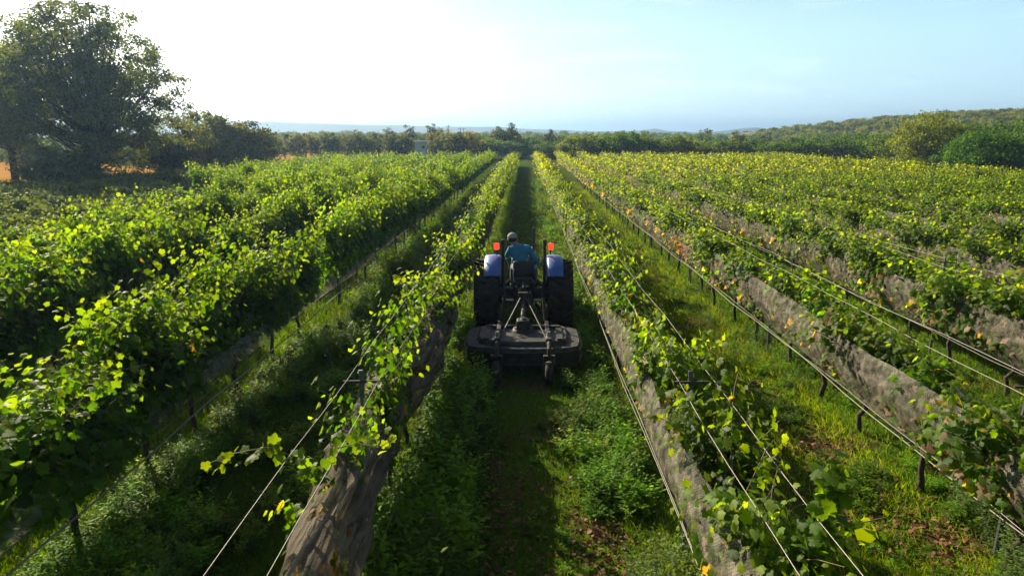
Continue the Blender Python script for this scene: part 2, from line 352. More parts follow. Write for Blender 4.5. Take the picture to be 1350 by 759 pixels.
for k, X, y, kd, dep, _ in hero:
    count[k] = count.get(k, 0) + 1
    p = PROTO[kd][r.integers(len(PROTO[kd]))]
    e = empty('grapevine', (X, y, 0), (0 if r.random() < .5 else math.pi) + r.normal(0, .06)); s = r.uniform(.92, 1.08); e.scale = (r.uniform(.9, 1.12), 1, s)
    if abs(k) == 1: e.scale.x *= .72
    if kd == 'bushy': e.scale = (r.uniform(.8, 1.02), 1, r.uniform(.95, 1.3))
    tag(e, f"{LOOK[kd]} grapevine, {ordinal(count[k])} from the camera in the {rowname(k)}", 'grapevine', 'grapevines planted in long rows')
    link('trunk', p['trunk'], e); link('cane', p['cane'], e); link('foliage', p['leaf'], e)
parts = {'mid': [], 'low': []}
trunks = MB()
for v in vines:
    if id(v) in hid: continue
    k, X, y, kd, dep, inside = v
    lod = 'mid' if dep < 45 else 'low'; p = PROTO[kd][r.integers(len(PROTO[kd]))]
    cm = np.array([[1.0, 1.0, 1.0]]) * r.uniform(.85, 1.15)
    if k > 0: cm = cm * np.array([[1.6, 1.3, .8]])
    parts[lod].append(replicate(p[lod], np.array([[X, y, 0.]]), np.array([0. if r.random() < .5 else math.pi]), np.array([r.uniform(.93, 1.1)]), cm))
    if dep < 60: trunks.tube([(X, y, -.02), (X + .02, y, .9)], [.04, .03], 5, False)
Vs = []; Fs = []; Cs = []; off = 0
for lod, tm in (('mid', T_MID), ('low', T_LOW)):
    if parts[lod]:
        V, F, C = leaf_arrays(cat(parts[lod]), tm); Vs.append(V); Fs.append(F + off); Cs.append(C); off += len(V)
fv = link('far_vines', mesh_from('far_vines', np.concatenate(Vs), np.concatenate(Fs), M_LEAF, False, np.concatenate(Cs)))
tag(fv, 'distant vine foliage running together at the far end of the rows', 'vines', kind='stuff')
tag(trunks.build('far_vine_stems', M_BARK), 'thin dark stems under the distant vine foliage', 'vine stems', kind='stuff')
print('VINES', len(vines), 'hero', len(hero), 'max depth', max(v[4] for v in hero))

# ------------------------------------------------------------------ nets, wires, hoses, posts
def net_mesh(X, y0, y1, seed, mat, open_top=True, rx=.27, z0=.5, z1=1.42, coarse=1.0, ridges=False, bulge=1.0):
    ys = [y0]
    while ys[-1] < y1: ys.append(ys[-1] + max(.05, ys[-1] * .009) * coarse)
    ys = np.array(ys); m = 96 if ridges else 26
    t = np.linspace(-1, 1, m) if open_top else np.linspace(-1.0, 1.0, m)
    span = 2.45 if open_top else math.pi
    A = t[None, :] * span; Y = ys[:, None] + 0 * A
    side = -np.sin(A); up = -np.cos(A)          # A=0 bottom
    zc, hz = (z0 + z1) / 2, (z1 - z0) / 2
    w = 1 + .16 * vnoise(Y * .8, A * .3, seed) + .10 * fbm(Y * 2.2, A * 1.6, seed + 9, 3) + .07 * fbm(Y * 7, A * 3.0, seed + 3, 2)
    if ridges: w = w + .42 * vnoise(Y * .9 + A * .9, A * 2.6, seed + 5) + .15 * fbm(Y * 2.5, A * 1.5, seed + 61, 3) + .5 * (np.abs(vnoise(Y * 1.1 + A * .5, A * 5.5, seed + 8)) - .3) + .10 * vnoise(Y * 4, A * 7, seed + 18)
    if ridges:
        for q, (a_, wd_) in enumerate(((2.55, .2), (-2.7, .16), (1.7, .14), (3.14, .12))):
            w = w - .42 * np.exp(-((A - a_ - .45 * vnoise(Y * .45, A * 0 + q * 7, seed + 70 + q)) / wd_) ** 2) * (.4 + .6 * np.clip(vnoise(Y * .6, A * 0 + q, seed + 80) + .6, 0, 1))
    sag = .05 * vnoise(ys * .35, ys * 0, seed + 21)[:, None]
    Xs = X + side * rx * w * np.where(up < 0, np.clip(1 + up * .55, .3, 1), 1) + (.10 if ridges else .05) * vnoise(Y * (1.1 if ridges else .5), A * 0 + 3, seed + 4)
    Z = zc + up * hz * (1 + .10 * (w - 1)) + sag + .04 * fbm(Y * 1.6, A * .7, seed + 30, 2) * (up > 0)
    V = np.stack([Xs, Y + .03 * vnoise(Y * 3, A * 2, seed + 2), Z], -1).reshape(-1, 3)
    i, j = np.meshgrid(np.arange(len(ys) - 1), np.arange(m - 1), indexing='ij'); a = (i * m + j).ravel()
    return mesh_from('bird_net', V, np.stack([a, a + 1, a + m + 1, a + m], -1), mat, True)
netrows = {-1: (1.2, 92, M_NETB, dict(open_top=False, rx=.215, ridges=True, z0=.5, z1=1.36)), 1: (1.2, 92, M_NET, dict(rx=.27)), 2: (1.5, 92, M_NET, dict(rx=.28)), 3: (1.5, 92, M_NET, dict(rx=.3)), 4: (1.5, 92, M_NET, dict(rx=.3)),
           5: (6, 90, M_NET, dict(rx=.3)), 6: (10, 88, M_NET, dict(rx=.3)), 7: (14, 85, M_NET, dict(rx=.3)),
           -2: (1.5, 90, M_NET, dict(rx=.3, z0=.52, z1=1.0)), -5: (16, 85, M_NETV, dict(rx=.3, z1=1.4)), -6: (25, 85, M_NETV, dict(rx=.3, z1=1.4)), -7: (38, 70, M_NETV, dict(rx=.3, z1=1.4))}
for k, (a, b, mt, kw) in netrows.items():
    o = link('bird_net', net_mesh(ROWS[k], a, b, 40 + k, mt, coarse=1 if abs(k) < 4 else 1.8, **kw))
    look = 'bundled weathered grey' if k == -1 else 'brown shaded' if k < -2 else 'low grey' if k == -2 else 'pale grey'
    tag(o, f"{look} bird netting wrapped along the {rowname(k)}", 'bird net', 'bird nets wrapped round the vine rows')
def wire(name, X, z, y0, y1, rad, mat, label, c, grp, sag=.02, seed=0, n=6):
    ys = np.concatenate([np.arange(y0, 24, .75), np.arange(24, y1, 3)]); b = MB()
    b.tube([(X + .012 * math.sin(y * .9 + seed), y, z - sag * abs(math.sin(y * math.pi / 6.2 + seed)) + .01 * math.sin(y * 2.3 + seed)) for y in ys], rad, n)
    tag(b.build(name, mat, smooth=True), label, c, grp)
for k in (-2, -1, 1, 2, 3):
    X = ROWS[k]
    for s, w in ((-1, 'left'), (1, 'right')):
        if k == -2: continue
        wire('trellis_wire', X + s * .145, 1.77 if s * k > 0 else 1.72, .6, 85, (.0024 if abs(k) == 1 else .0028), M_WIRE, f"{w} pale steel trellis wire stretched above the {rowname(k)}", 'wire', 'trellis wires', .03, k + s)
    s = -1 if k > 0 else 1
    wire('drip_hose', X + s * (.40 if k == -2 else .25 if k == -1 else .14), .53 if k != -2 else .62, .6, 85, {-2: .010, 2: .006}.get(k, .004), M_DRIP, f"pale drip hose hanging low along the {rowname(k)}", 'hose', 'drip hoses', .035, k * 2)
    if k != 3: wire('trellis_wire', X + s * .2, .62, .6, 80, .003, M_WIRE, f"low steel trellis wire just above the drip hose, {rowname(k)}", 'wire', 'trellis wires', .03, k * 3)
for k in (-1, 1, 2, 3):
    n = 0
    for j, y in enumerate(np.arange(5.9, 48, 6.2)):
        q = project(ROWS[k], y, 1.85)
        if not (-10 < q[0] < 1360 and -10 < q[1] < 780): continue
        n += 1; e = empty('trellis_post', (ROWS[k] + r.normal(0, .02), y, 0)); e.rotation_euler = (r.normal(0, .02), r.normal(0, .02), 0)
        tag(e, f"galvanised trellis post, {ordinal(n)} from the camera in the {rowname(k)}", 'post', 'trellis posts')
        if j == 0 or k == -4:
            pass
        b = MB(); b.box((0, 0, .90), (.04, .03, 1.84), bev=.004); b.box((0, .02, .90), (.014, .012, 1.80)); b.build('shaft', M_POST, e)
        b = MB(); b.box((0, -.03, 1.72), (.32, .022, .022), bev=.003); b.build('crossarm', M_RUST, e)
# hanging leafy shoots that poke out of the rows near the camera
def sprig(name, pts, label, nleaf, size, seed, tipc=1.0):
    r = np.random.default_rng(seed); pts = np.array(pts, float); t = np.linspace(0, len(pts) - 1.001, nleaf); i = t.astype(int); f = (t - i)[:, None]
    C0 = pts[i] * (1 - f) + pts[i + 1] * f; D = norm(pts[i + 1] - pts[i])
    g = (t / t[-1])[:, None] * tipc; P = C0 + r.normal(0, .035, C0.shape); N = norm(np.array((-.2, -.5, .8)) + r.normal(0, .45, C0.shape)); T = norm(np.cross(D, N) * r.choice((-1, 1), (nleaf, 1)) + np.array((0, 0, -.6)) + r.normal(0, .3, C0.shape))
    c = (G_MID * (1 - g) + G_TIP * g) * r.uniform(.8, 1.2, (nleaf, 1)); S = size * r.uniform(.7, 1.1, nleaf) * (1 - .4 * g[:, 0])
    e = empty(name, tuple(pts[0])); tag(e, label, 'vine shoot', 'long shoots reaching out of the rows')
    o = link('foliage', leaf_mesh('foliage', (P - pts[0], N, T, S, c), T_GRAPE, M_LEAF), e)
    b = MB(); b.tube((pts - pts[0]).tolist(), np.linspace(.006, .002, len(pts)).tolist(), 5); b.build('stem', M_CANE, e, True)
xl, xr_ = ROWS[-1], ROWS[1]
sprig('vine_shoot', [(xl, 4.45, 1.5), (xl - .1, 4.35, 1.72), (xl - .3, 4.3, 1.82), (xl - .5, 4.25, 1.80), (xl - .68, 4.2, 1.74)], 'shoot with yellow tip leaves reaching left across the two wires', 34, .10, 1)
sprig('vine_shoot', [(xl, 4.5, 1.5), (xl + .12, 4.45, 1.74), (xl + .3, 4.42, 1.8), (xl + .45, 4.42, 1.77), (xl + .58, 4.4, 1.86)], 'shoot reaching right from the bundled net over the alley', 26, .085, 2)
sprig('vine_shoot', [(xr_ + .08, 3.6, 1.30), (xr_ + .14, 3.6, 1.6), (xr_ + .2, 3.6, 1.9), (xr_ + .18, 3.6, 2.08)], 'tall bright green shoot rising beside the bottom right wires', 110, .105, 3, .35)
sprig('vine_shoot', [(xl + .1, 8.3, 1.6), (xl + .02, 8.3, 1.85), (xl - .08, 8.35, 2.1), (xl - .1, 8.3, 2.25)], 'upright yellow green shoot above the bundled net before the mower', 30, .12, 4)

# ------------------------------------------------------------------ ground
def ground_mat():
    m, n, l, out = new_mat('ground'); p = n.new('ShaderNodeBsdfPrincipled'); p.inputs['Roughness'].default_value = .95; p.inputs['Specular IOR Level'].default_value = 0; l.new(p.outputs[0], out.inputs[0])
    g = n.new('ShaderNodeNewGeometry'); sp = n.new('ShaderNodeSeparateXYZ'); l.new(g.outputs['Position'], sp.inputs[0])
    def noise(sc, det=6, vec=None):
        t = n.new('ShaderNodeTexNoise'); t.inputs['Scale'].default_value = sc; t.inputs['Detail'].default_value = det; l.new(g.outputs['Position'], t.inputs[0]); return t.outputs[0]
    def ramp(x, a, b, ca=(0, 0, 0), cb=(1, 1, 1)):
        q = n.new('ShaderNodeValToRGB'); q.color_ramp.elements[0].position = a; q.color_ramp.elements[1].position = b; q.color_ramp.elements[0].color = (*ca, 1); q.color_ramp.elements[1].color = (*cb, 1); l.new(x, q.inputs[0]); return q.outputs[0]
    def mix(f, a, b):
        q = n.new('ShaderNodeMixRGB'); l.new(f, q.inputs[0]) if not isinstance(f, float) else None
        for i, c in ((1, a), (2, b)):
            if isinstance(c, tuple): q.inputs[i].default_value = (*c, 1)
            else: l.new(c, q.inputs[i])
        return q.outputs[0]
    fine = noise(38, 8); soil = ramp(fine, .3, .7, (.05, .03, .018), (.19, .10, .055)); green = ramp(noise(22, 8), .3, .7, (.035, .075, .008), (.10, .16, .015))
    c = mix(ramp(noise(.9, 5), .52, .66), green, soil)
    mr = n.new('ShaderNodeMapRange'); mr.inputs[1].default_value = -34; mr.inputs[2].default_value = -29; mr.inputs[3].default_value = 1; mr.inputs[4].default_value = 0; l.new(sp.outputs[0], mr.inputs[0])
    straw = ramp(noise(1.2, 6), .35, .7, (.42, .20, .05), (.60, .32, .09)); mr2 = n.new('ShaderNodeMapRange'); mr2.inputs[1].default_value = 56; mr2.inputs[2].default_value = 66; l.new(sp.outputs[1], mr2.inputs[0]); mm = n.new('ShaderNodeMath'); mm.operation = 'MULTIPLY'; l.new(mr.outputs[0], mm.inputs[0]); l.new(mr2.outputs[0], mm.inputs[1]); c = mix(mm.outputs[0], c, straw)
    l.new(c, p.inputs['Base Color']); b = n.new('ShaderNodeBump'); b.inputs['Strength'].default_value = .9; b.inputs['Distance'].default_value = .04; l.new(fine, b.inputs['Height']); l.new(b.outputs[0], p.inputs['Normal'])
    return m
def gz(x, y): return .035 * fbm(x * .9, y * .9, 3, 3) * (np.abs(y) < 120)
def axis(lo, hi, core_lo, core_hi, d):
    a = list(np.arange(core_lo, core_hi, d)); s = d; q = core_hi; 
    while q < hi: a.append(q); s *= 1.25; q += s
    a.append(hi); s = d; q = core_lo - d; pre = []
    while q > lo: pre.append(q); s *= 1.25; q -= s
    return np.array([lo] + pre[::-1] + a)
gx = axis(-2600, 2600, -14, 14, .25); gy = axis(-60, 3200, 0, 40, .25)
GX, GY = np.meshgrid(gx, gy, indexing='ij'); GZ = gz(GX, GY); m = len(gy)
i, j = np.meshgrid(np.arange(len(gx) - 1), np.arange(m - 1), indexing='ij'); a = (i * m + j).ravel()
tag(link('ground', mesh_from('ground', np.stack([GX, GY, GZ], -1).reshape(-1, 3), np.stack([a, a + m, a + m + 1, a + 1], -1), ground_mat(), True)), 'vineyard soil and grass, dry straw field on the left', 'ground', kind='structure')

def hill_h(x, y): return (12.6 * sstep((x - 45) / 150) * sstep((y - 85) / 190) + 1.5 * fbm(x * .02, y * .02, 11, 3) * sstep((x - 60) / 60) * sstep((y - 100) / 60)) * (1 - .9 * sstep((y - 330) / 300)) - .25
hx = np.linspace(40, 900, 150); hy = np.linspace(84, 800, 120); HX, HY = np.meshgrid(hx, hy, indexing='ij'); HZ = hill_h(HX, HY); m = len(hy)
i, j = np.meshgrid(np.arange(len(hx) - 1), np.arange(m - 1), indexing='ij'); a = (i * m + j).ravel()
M_HILL = pbr('hill_grass', (.17, .18, .04), .95, noise=1, nscale=.22, c2=(.09, .12, .03))
tag(link('hill', mesh_from('hill', np.stack([HX, HY, HZ], -1).reshape(-1, 3), np.stack([a, a + m, a + m + 1, a + 1], -1), M_HILL, True)), 'low scrub covered hill rising on the right', 'hill', kind='structure')
# far ridge
prof = [(-900, 150), (-200, 152), (100, 156), (340, 160.5), (390, 162), (450, 165), (520, 166), (590, 168), (650, 168), (700, 170.5), (760, 173), (800, 174), (845, 172), (858, 170.5), (875, 174), (930, 175), (960, 171), (985, 168.5), (1010, 171), (1040, 174), (1120, 176), (1400, 177), (2600, 176)]
pu = np.array([p[0] for p in prof]); pv = np.array([p[1] for p in prof]); D0 = 1500.
u = np.linspace(-900, 2500, 500); vv = np.interp(u, pu, pv); rz_ = CAM_H + (180 - vv) / 900 * D0 + 1.6 * fbm(u * .03, u * 0, 5, 4)
rows_ = []
for q, (dy, hf) in enumerate(((-260, -.02), (-160, .35), (-60, .8), (0, 1.0), (150, .8), (400, -.02))):
    X = (u - 693) / 900 * D0; rows_.append(np.stack([X, D0 + dy + 25 * fbm(u * .02 + q, u * 0 + q, 8, 3), rz_ * hf + (2.2 * fbm(u * .05, u * 0 + q * 3, 9, 3) if 0 < q < 5 and q != 3 else 0)], -1))
V = np.stack(rows_, 1).reshape(-1, 3); m = 6; i, j = np.meshgrid(np.arange(len(u) - 1), np.arange(m - 1), indexing='ij'); a = (i * m + j).ravel()
tag(link('ridge', mesh_from('ridge', V, np.stack([a, a + m, a + m + 1, a + 1], -1), pbr('ridge_scrub', (.045, .06, .03), .95, noise=1, nscale=.02, c2=(.07, .07, .04)), True)), 'long blue mountain ridge on the horizon', 'ridge', kind='structure')

# haze
hb = MB(); hb.box((200, 1300, 30), (7000, 5200, 64)); hz = hb.build('haze', None); tag(hz, 'thin morning haze over the vineyard', 'haze', kind='stuff')
m, n, l, out = new_mat('haze_air'); pv_ = n.new('ShaderNodeVolumePrincipled'); pv_.inputs['Color'].default_value = (.36, .58, .90, 1); pv_.inputs['Density'].default_value = .00055; pv_.inputs['Anisotropy'].default_value = .45
l.new(pv_.outputs[0], out.inputs['Volume']); hz.data.materials.append(m)

# ------------------------------------------------------------------ grass, weeds, litter
r = np.random.default_rng(21)
def field_pts(n, x0, x1, y0, y1, r):
    u = r.random(n); y = 1 / (1 / y0 - u * (1 / y0 - 1 / y1)); x = r.uniform(x0, x1, n); return x, y
def rowdist(x):
    return np.min(np.abs(x[:, None] - np.array(list(ROWS.values()))[None]), axis=1)
n = 620000
x, y = field_pts(n, -6, 9, 4.6, 60, r)
rd = rowdist(x); dens = .35 + .65 * sstep((fbm(x * .8, y * .8, 31, 3) + .35) / .5)
dens *= np.where((np.abs(x) < .62) & (y < 12.5), .35, 1)
CTR = [(.75, 6.0, .28, .8), (-.25, 6.6, .3, .9), (3.75, 8.1, .35, .6), (4.1, 6.2, .45, .9), (3.7, 10.3, .35, .8), (-.1, 5.0, .4, .4), (3.3, 6.6, .3, .5)]
for a_, b_, c_, d_ in CTR: dens = dens * (1 - .9 * np.exp(-((x - a_) / c_) ** 2 - ((y - b_) / d_) ** 2))
keep = r.random(n) < dens; x, y = x[keep], y[keep]; n = len(x)
P = np.stack([x, y, gz(x, y) - .01], -1); lean = r.normal(0, .45, (n, 2)); T = norm(np.stack([lean[:, 0], lean[:, 1], np.ones(n)], -1)); N = norm(np.stack([r.normal(0, 1, n), r.normal(0, 1, n) - .5, np.full(n, .35)], -1))
S = r.uniform(.03, .085, n) * (1 + y * .02) * np.where(rowdist(x) < .5, 1.3, 1)
g = r.random((n, 1)); C = np.array((.07, .16, .012)) * (1 - g) + np.array((.14, .22, .015)) * g
C *= (1 + .45 * fbm(x * .7, y * .6, 77, 3)[:, None]) * np.array((.9, .9, .7))
lit = (x > 1.9) & (x < 4.4); C[lit] *= np.array((1.9, 1.45, .8))  # sunlight on the right alley put into the blade colour, brighter and yellower
w = r.random(n) < .05; C[w] = np.array((.28, .22, .10))
near = y < 11
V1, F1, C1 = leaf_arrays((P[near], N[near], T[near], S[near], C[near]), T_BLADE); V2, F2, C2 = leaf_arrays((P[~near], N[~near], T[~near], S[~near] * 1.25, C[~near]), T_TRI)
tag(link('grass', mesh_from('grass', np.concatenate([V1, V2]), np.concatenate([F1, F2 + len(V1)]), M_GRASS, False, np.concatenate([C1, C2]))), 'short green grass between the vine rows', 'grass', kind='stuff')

def weed_proto(r, h, spread, nst, size, c):
    P = []; N = []; T = []; S = []; C = []
    for s in range(nst):
        a = r.uniform(0, 2 * math.pi); d = np.array((math.cos(a) * spread, math.sin(a) * spread, 1)) ; d = norm(d + r.normal(0, .15, 3)); L = h * r.uniform(.5, 1); k = int(5 + L / .035)
        base = np.array((r.normal(0, .05), r.normal(0, .05), 0))
        for i in range(k):
            f = (i + 1) / k; p = base + d * L * f + r.normal(0, .008, 3); b = r.uniform(0, 6.28); o = np.array((math.cos(b), math.sin(b), .25 + .5 * f))
            P.append(p); T.append(norm(o)); N.append(norm(np.array((-.4 * math.cos(b), -.4 * math.sin(b), 1)) + r.normal(0, .25, 3))); S.append(size * 1.35 * r.uniform(.6, 1.1) * (1.1 - .5 * f)); C.append(c * (.75 + .5 * f) * r.uniform(.8, 1.2))
    return np.array(P), np.array(N), np.array(T), np.array(S), np.array(C)
wc = [np.array((.068, .145, .009)), np.array((.09, .165, .009)), np.array((.13, .19, .010)), np.array((.05, .115, .010)), np.array((.09, .14, .05))]
WP = [weed_proto(r, h, s, ns, z, c * 1.4) for h, s, ns, z, c in ((.42, .45, 9, .085, wc[0]), (.34, .6, 10, .075, wc[1]), (.5, .3, 7, .07, wc[2]), (.22, .9, 9, .08, wc[0]), (.28, .5, 14, .045, wc[3]), (.16, 1.1, 8, .06, wc[1]), (.5, .25, 9, .04, wc[4]), (.62, .3, 8, .10, wc[1]))]
pts = []
def zone(n, x0, x1, y0, y1, protos, sc, clump=.0, sd=0):
    x, y = field_pts(n, x0, x1, y0, y1, r); k = fbm(x * .9, y * .7, 50 + sd, 3) > clump; x, y = x[k], y[k]
    for i in range(len(x)): pts.append((x[i], y[i], protos[r.integers(len(protos))], sc * r.uniform(.6, 1.25)))
zone(700, -1.35, -.55, 4.6, 14, (0, 1, 3, 4, 7), 1.0, -.25)
zone(520, .45, 1.4, 4.6, 10.5, (0, 1, 3, 5, 6, 2, 4), .85, .16, 3)
zone(340, .7, 1.3, 6.5, 16, (0, 1, 3, 4), .9, -.3, 4)
zone(120, -.45, .5, 4.6, 10, (3, 5, 4), .55, .2, 5)
zone(1300, -4.3, -2.9, 4.5, 20, (0, 1, 2, 3, 4, 6), .85, -.3, 6)
zone(420, -2.7, -1.6, 4.5, 22, (1, 2, 3, 4, 5), .85, -.1, 7)
zone(500, -4.4, -1.8, 18, 60, (1, 2, 3), 1.4, -.2, 8)
zone(380, -1.3, -.75, 15, 60, (1, 2, 5), 1.0, -.4, 9); zone(300, .6, 1.4, 14, 60, (1, 2, 0), 1.1, -.3, 10)
zone(520, 1.7, 2.3, 4.5, 40, (3, 5, 1), .6, .0, 11); zone(900, 3.5, 4.7, 4.8, 40, (3, 4, 5, 6, 1), .75, -.15, 12); zone(420, 2.1, 3.7, 4.8, 30, (3, 5), .45, .15, 13)
zone(700, 4.7, 7.3, 4.8, 40, (0, 1, 3, 4), .8, -.1, 14); zone(110, 4.0, 5.0, 5.0, 6.8, (6, 4), 1.3, -.5, 15); zone(90, .95, 1.5, 4.3, 5.6, (2, 6), 1.0, -.5, 16)
# nothing grows through the machine
pts = [q for q in pts if not (abs(q[0]) < 1.12 and 10.5 < q[1] < 16.6) and not (q[0] > 2 and any(((q[0] - a) / c) ** 2 + ((q[1] - b) / d) ** 2 < 1 for a, b, c, d in CTR))]
Ls = []
for k in range(len(WP)):
    q = np.array([(a, b, s) for a, b, p, s in pts if p == k])
    if len(q): Ls.append(replicate(WP[k], np.stack([q[:, 0], q[:, 1], gz(q[:, 0], q[:, 1])], -1), r.uniform(0, 6.28, len(q)), q[:, 2], (r.uniform(.5, 1.5, (len(q), 1)) * np.array([[1, 1, 1.0]]) + np.array([[.35, .1, 0]]) * r.random((len(q), 1))) * (1 + .4 * fbm(q[:, 0] * 1.5, q[:, 1] * 1.2, 99, 2)[:, None])))
tag(link('weeds', leaf_mesh('weeds', cat(Ls), T_WEED, M_WEED)), 'broad leaved green weeds thick under and between the rows', 'weeds', kind='stuff')
print('WEED leaves', sum(len(a[0]) for a in Ls))
# dry fallen leaves
n = 34000; x, y = field_pts(n, -1.3, 5, 4.6, 20, r); ctr = CTR
dn = sum(np.exp(-((x - a) / c) ** 2 - ((y - b) / d) ** 2) for a, b, c, d in ctr); kp = r.random(n) < dn * .5 + .03; x, y = x[kp], y[kp]; n = len(x)
C = np.array((.19, .085, .045)) * r.uniform(.5, 1.6, (n, 1)); 
tag(link('fallen_leaves', leaf_mesh('fallen_leaves', (np.stack([x, y, gz(x, y) + r.uniform(.01, .05, n)], -1), norm(np.stack([r.normal(0, .5, n), r.normal(0, .5, n), np.ones(n)], -1)), norm(r.normal(0, 1, (n, 3))), r.uniform(.02, .06, n), C), T_MID, M_DRY)), 'reddish brown dry leaves scattered on the soil', 'fallen leaves', kind='stuff')

# ------------------------------------------------------------------ trees, bushes
def make_plant(name, h, rad, trunk_h, n_cl, per, ls, c1, c2, seed, shape=1.0, clr=.16, flat=False):
    """meshes of a tree: (trunk with limbs, crown leaves)"""
    r = np.random.default_rng(seed); b = MB(); P = []; C = []
    cz = trunk_h + (h - trunk_h) * .48; rz = (h - trunk_h) * .52
    b.tube([(0, 0, -.3), (r.normal(0, .01) * h, 0, trunk_h * .6), (r.normal(0, .02) * h, r.normal(0, .02) * h, cz), (r.normal(0, .03) * h, 0, cz + rz * .6)], [h * .028, h * .022, h * .014, h * .005], 7)
    lobes = [(r.normal(0, 1, 3), r.uniform(.75, 1.15)) for _ in range(9)]
    for k in range(n_cl):
        d = norm(r.normal(0, 1, 3)); q = r.random() ** .38
        f = 1 + .28 * sum(w * max(0, np.dot(d, norm(v)) - .55) for v, w in lobes) - .12 + r.normal(0, .08)
        p = np.array((d[0] * rad, d[1] * rad, d[2] * rz * (shape if d[2] < 0 else 1))) * q * f + np.array((0, 0, cz))
        if p[2] < .25: p[2] = .25 + r.random() * .5
        if q > .55 and k % 4 == 0:
            s = np.array((0, 0, max(trunk_h * .7, p[2] * .45))); mid = (s + p) / 2 + np.array((0, 0, -.04 * h)) + r.normal(0, .02, 3) * h
            b.tube([s, mid, p], [h * .009, h * .005, h * .0015], 4, False)
        cr = clr * rad * r.uniform(.6, 1.3); m = int(per * r.uniform(.6, 1.4)); P.append(p + r.normal(0, 1, (m, 3)) * cr * np.array((1, 1, .62)) * .6)
        cc = c1 * (1 - (g := r.random())) + c2 * g; C.append(np.repeat(cc[None], m, 0) * r.uniform(.75, 1.3, (m, 1)))
    P = np.concatenate(P); C = np.concatenate(C); n = len(P); N = norm(r.normal(0, .8, (n, 3)) + np.array((0, 0, .6)) + norm(P - np.array((0, 0, cz))) * .5); T = norm(r.normal(0, 1, (n, 3)))
    return mesh_from('trunk', b.v, b.f, M_BARK, True), leaf_mesh('crown', (P, N, T, ls * r.uniform(.6, 1.3, n), C), T_LOW, M_TREE)
def plant(name, meshes, label, c, loc, rz=0, sc=(1, 1, 1), grp=None):
    e = empty(name, loc, rz); e.scale = sc; tag(e, label, c, grp); link('trunk', meshes[0], e); link('crown', meshes[1], e); return e
def at(px, d): return (px - 693) / 900 * d
A = np.array
plant('broad_tree', make_plant('t', 15.0, 7.0, 1.0, 640, 90, .21, A((.065, .095, .028)), A((.12, .15, .035)), 1, 1.0, .095), 'tallest broad dark tree at the left beside the straw field', 'tree', (at(128, 60), 60, 0), 0, (1, 1, 1), 'trees at the left edge of the vineyard')
plant('broad_tree', make_plant('t', 12.6, 5.2, 3.6, 330, 85, .22, A((.065, .095, .028)), A((.12, .15, .035)), 2, 1.0, .12), 'second big tree, cut by the left edge of the photo', 'tree', (at(18, 64), 64, 0), 0, (1, 1, 1), 'trees at the left edge of the vineyard')
for i, (px, d, h, rd, c1, c2, lab) in enumerate(((262, 74, 6.6, 3.4, (.05, .06, .03), (.08, .09, .03), 'grey green tree just right of the tallest tree'), (296, 70, 6.2, 2.6, (.10, .13, .02), (.16, .17, .03), 'bright yellow green tree between two duller trees'), (336, 74, 5.7, 2.9, (.05, .06, .03), (.08, .08, .04), 'dull dark tree where the blue ridge begins'), (222, 66, 3.6, 2.5, (.05, .06, .03), (.07, .08, .03), 'low tree under the right side of the tallest tree'), (80, 52, 2.4, 2.6, (.04, .07, .03), (.06, .09, .04), 'green bush in front of the tallest tree'))):
    plant('small_tree', make_plant('t', h, rd, .5, 150, 55, .22, A(c1), A(c2), 10 + i, 1.0, .2), lab, 'tree', (at(px, d), d, 0), grp='trees at the left edge of the vineyard')
orch = [make_plant('t', 4.6, 1.9, .5, 70, 45, .24, A(c1), A(c2), 30 + i, 1.0, .24) for i, (c1, c2) in enumerate((((.11, .13, .02), (.18, .18, .03)), ((.07, .09, .025), (.11, .13, .03)), ((.13, .14, .02), (.20, .18, .03)), ((.06, .075, .03), (.09, .11, .03))))]
k = 0; r = np.random.default_rng(44)
opx = np.concatenate([np.linspace(352, 628, 22), ]) + r.normal(0, 3, 22)
for i, px in enumerate(sorted(opx)):
    d = r.uniform(104, 122); s = r.uniform(.88, 1.06)
    if abs(px - 557) < 9: continue
    k += 1; plant('orchard_tree', orch[r.integers(4)], f"small orchard tree beyond the vines, {ordinal(k)} from the left of its line", 'tree', (at(px, d), d, 0), r.uniform(0, 6), (1, 1, s), 'orchard trees beyond the vineyard')
tall = make_plant('t', 7.2, 1.1, 1.2, 40, 40, .22, A((.05, .06, .03)), A((.07, .08, .03)), 77, 1.0, .35)
for px, h, lab in ((516, 1.0, 'thin dark treetop above the orchard left of the shed'), (543, 1.08, 'thin treetop directly behind the white shed'), (572, 1.12, 'thin treetop just right of the white shed')):
    plant('slender_tree', tall, lab, 'tree', (at(px, 125), 125, 0), px, (1.1, 1.1, h * .82), 'slender trees above the orchard')
bush = [make_plant('b', 4.2, 3.0, .2, 90, 55, .26, A(c1), A(c2), 50 + i, 1.0, .22) for i, (c1, c2) in enumerate((((.055, .115, .02), (.09, .16, .02)), ((.075, .13, .02), (.12, .18, .025)), ((.10, .15, .02), (.16, .21, .03))))]
plant('round_tree', make_plant('t', 5.9, 2.5, .4, 120, 55, .25, A((.035, .05, .02)), A((.055, .075, .025)), 61, 1.0, .2), 'round dark tree in line with the tractor alley on the horizon', 'tree', (at(668, 130), 130, 0))
plant('round_tree', make_plant('t', 5.4, .9, .4, 40, 45, .22, A((.03, .04, .02)), A((.045, .06, .025)), 62, 1.0, .35), 'narrow dark tree at the end of the tractor alley', 'tree', (at(723, 125), 125, 0))
k = 0
for px in np.linspace(628, 742, 9):
    k += 1; d = r.uniform(118, 150); plant('horizon_bush', bush[r.integers(3)], f"low bush behind the far row ends, {ordinal(k)} from the left", 'bush', (at(px, d), d, 0), r.uniform(0, 6), (1, 1, r.uniform(.75, .95)), 'bushes behind the far row ends')
k = 0
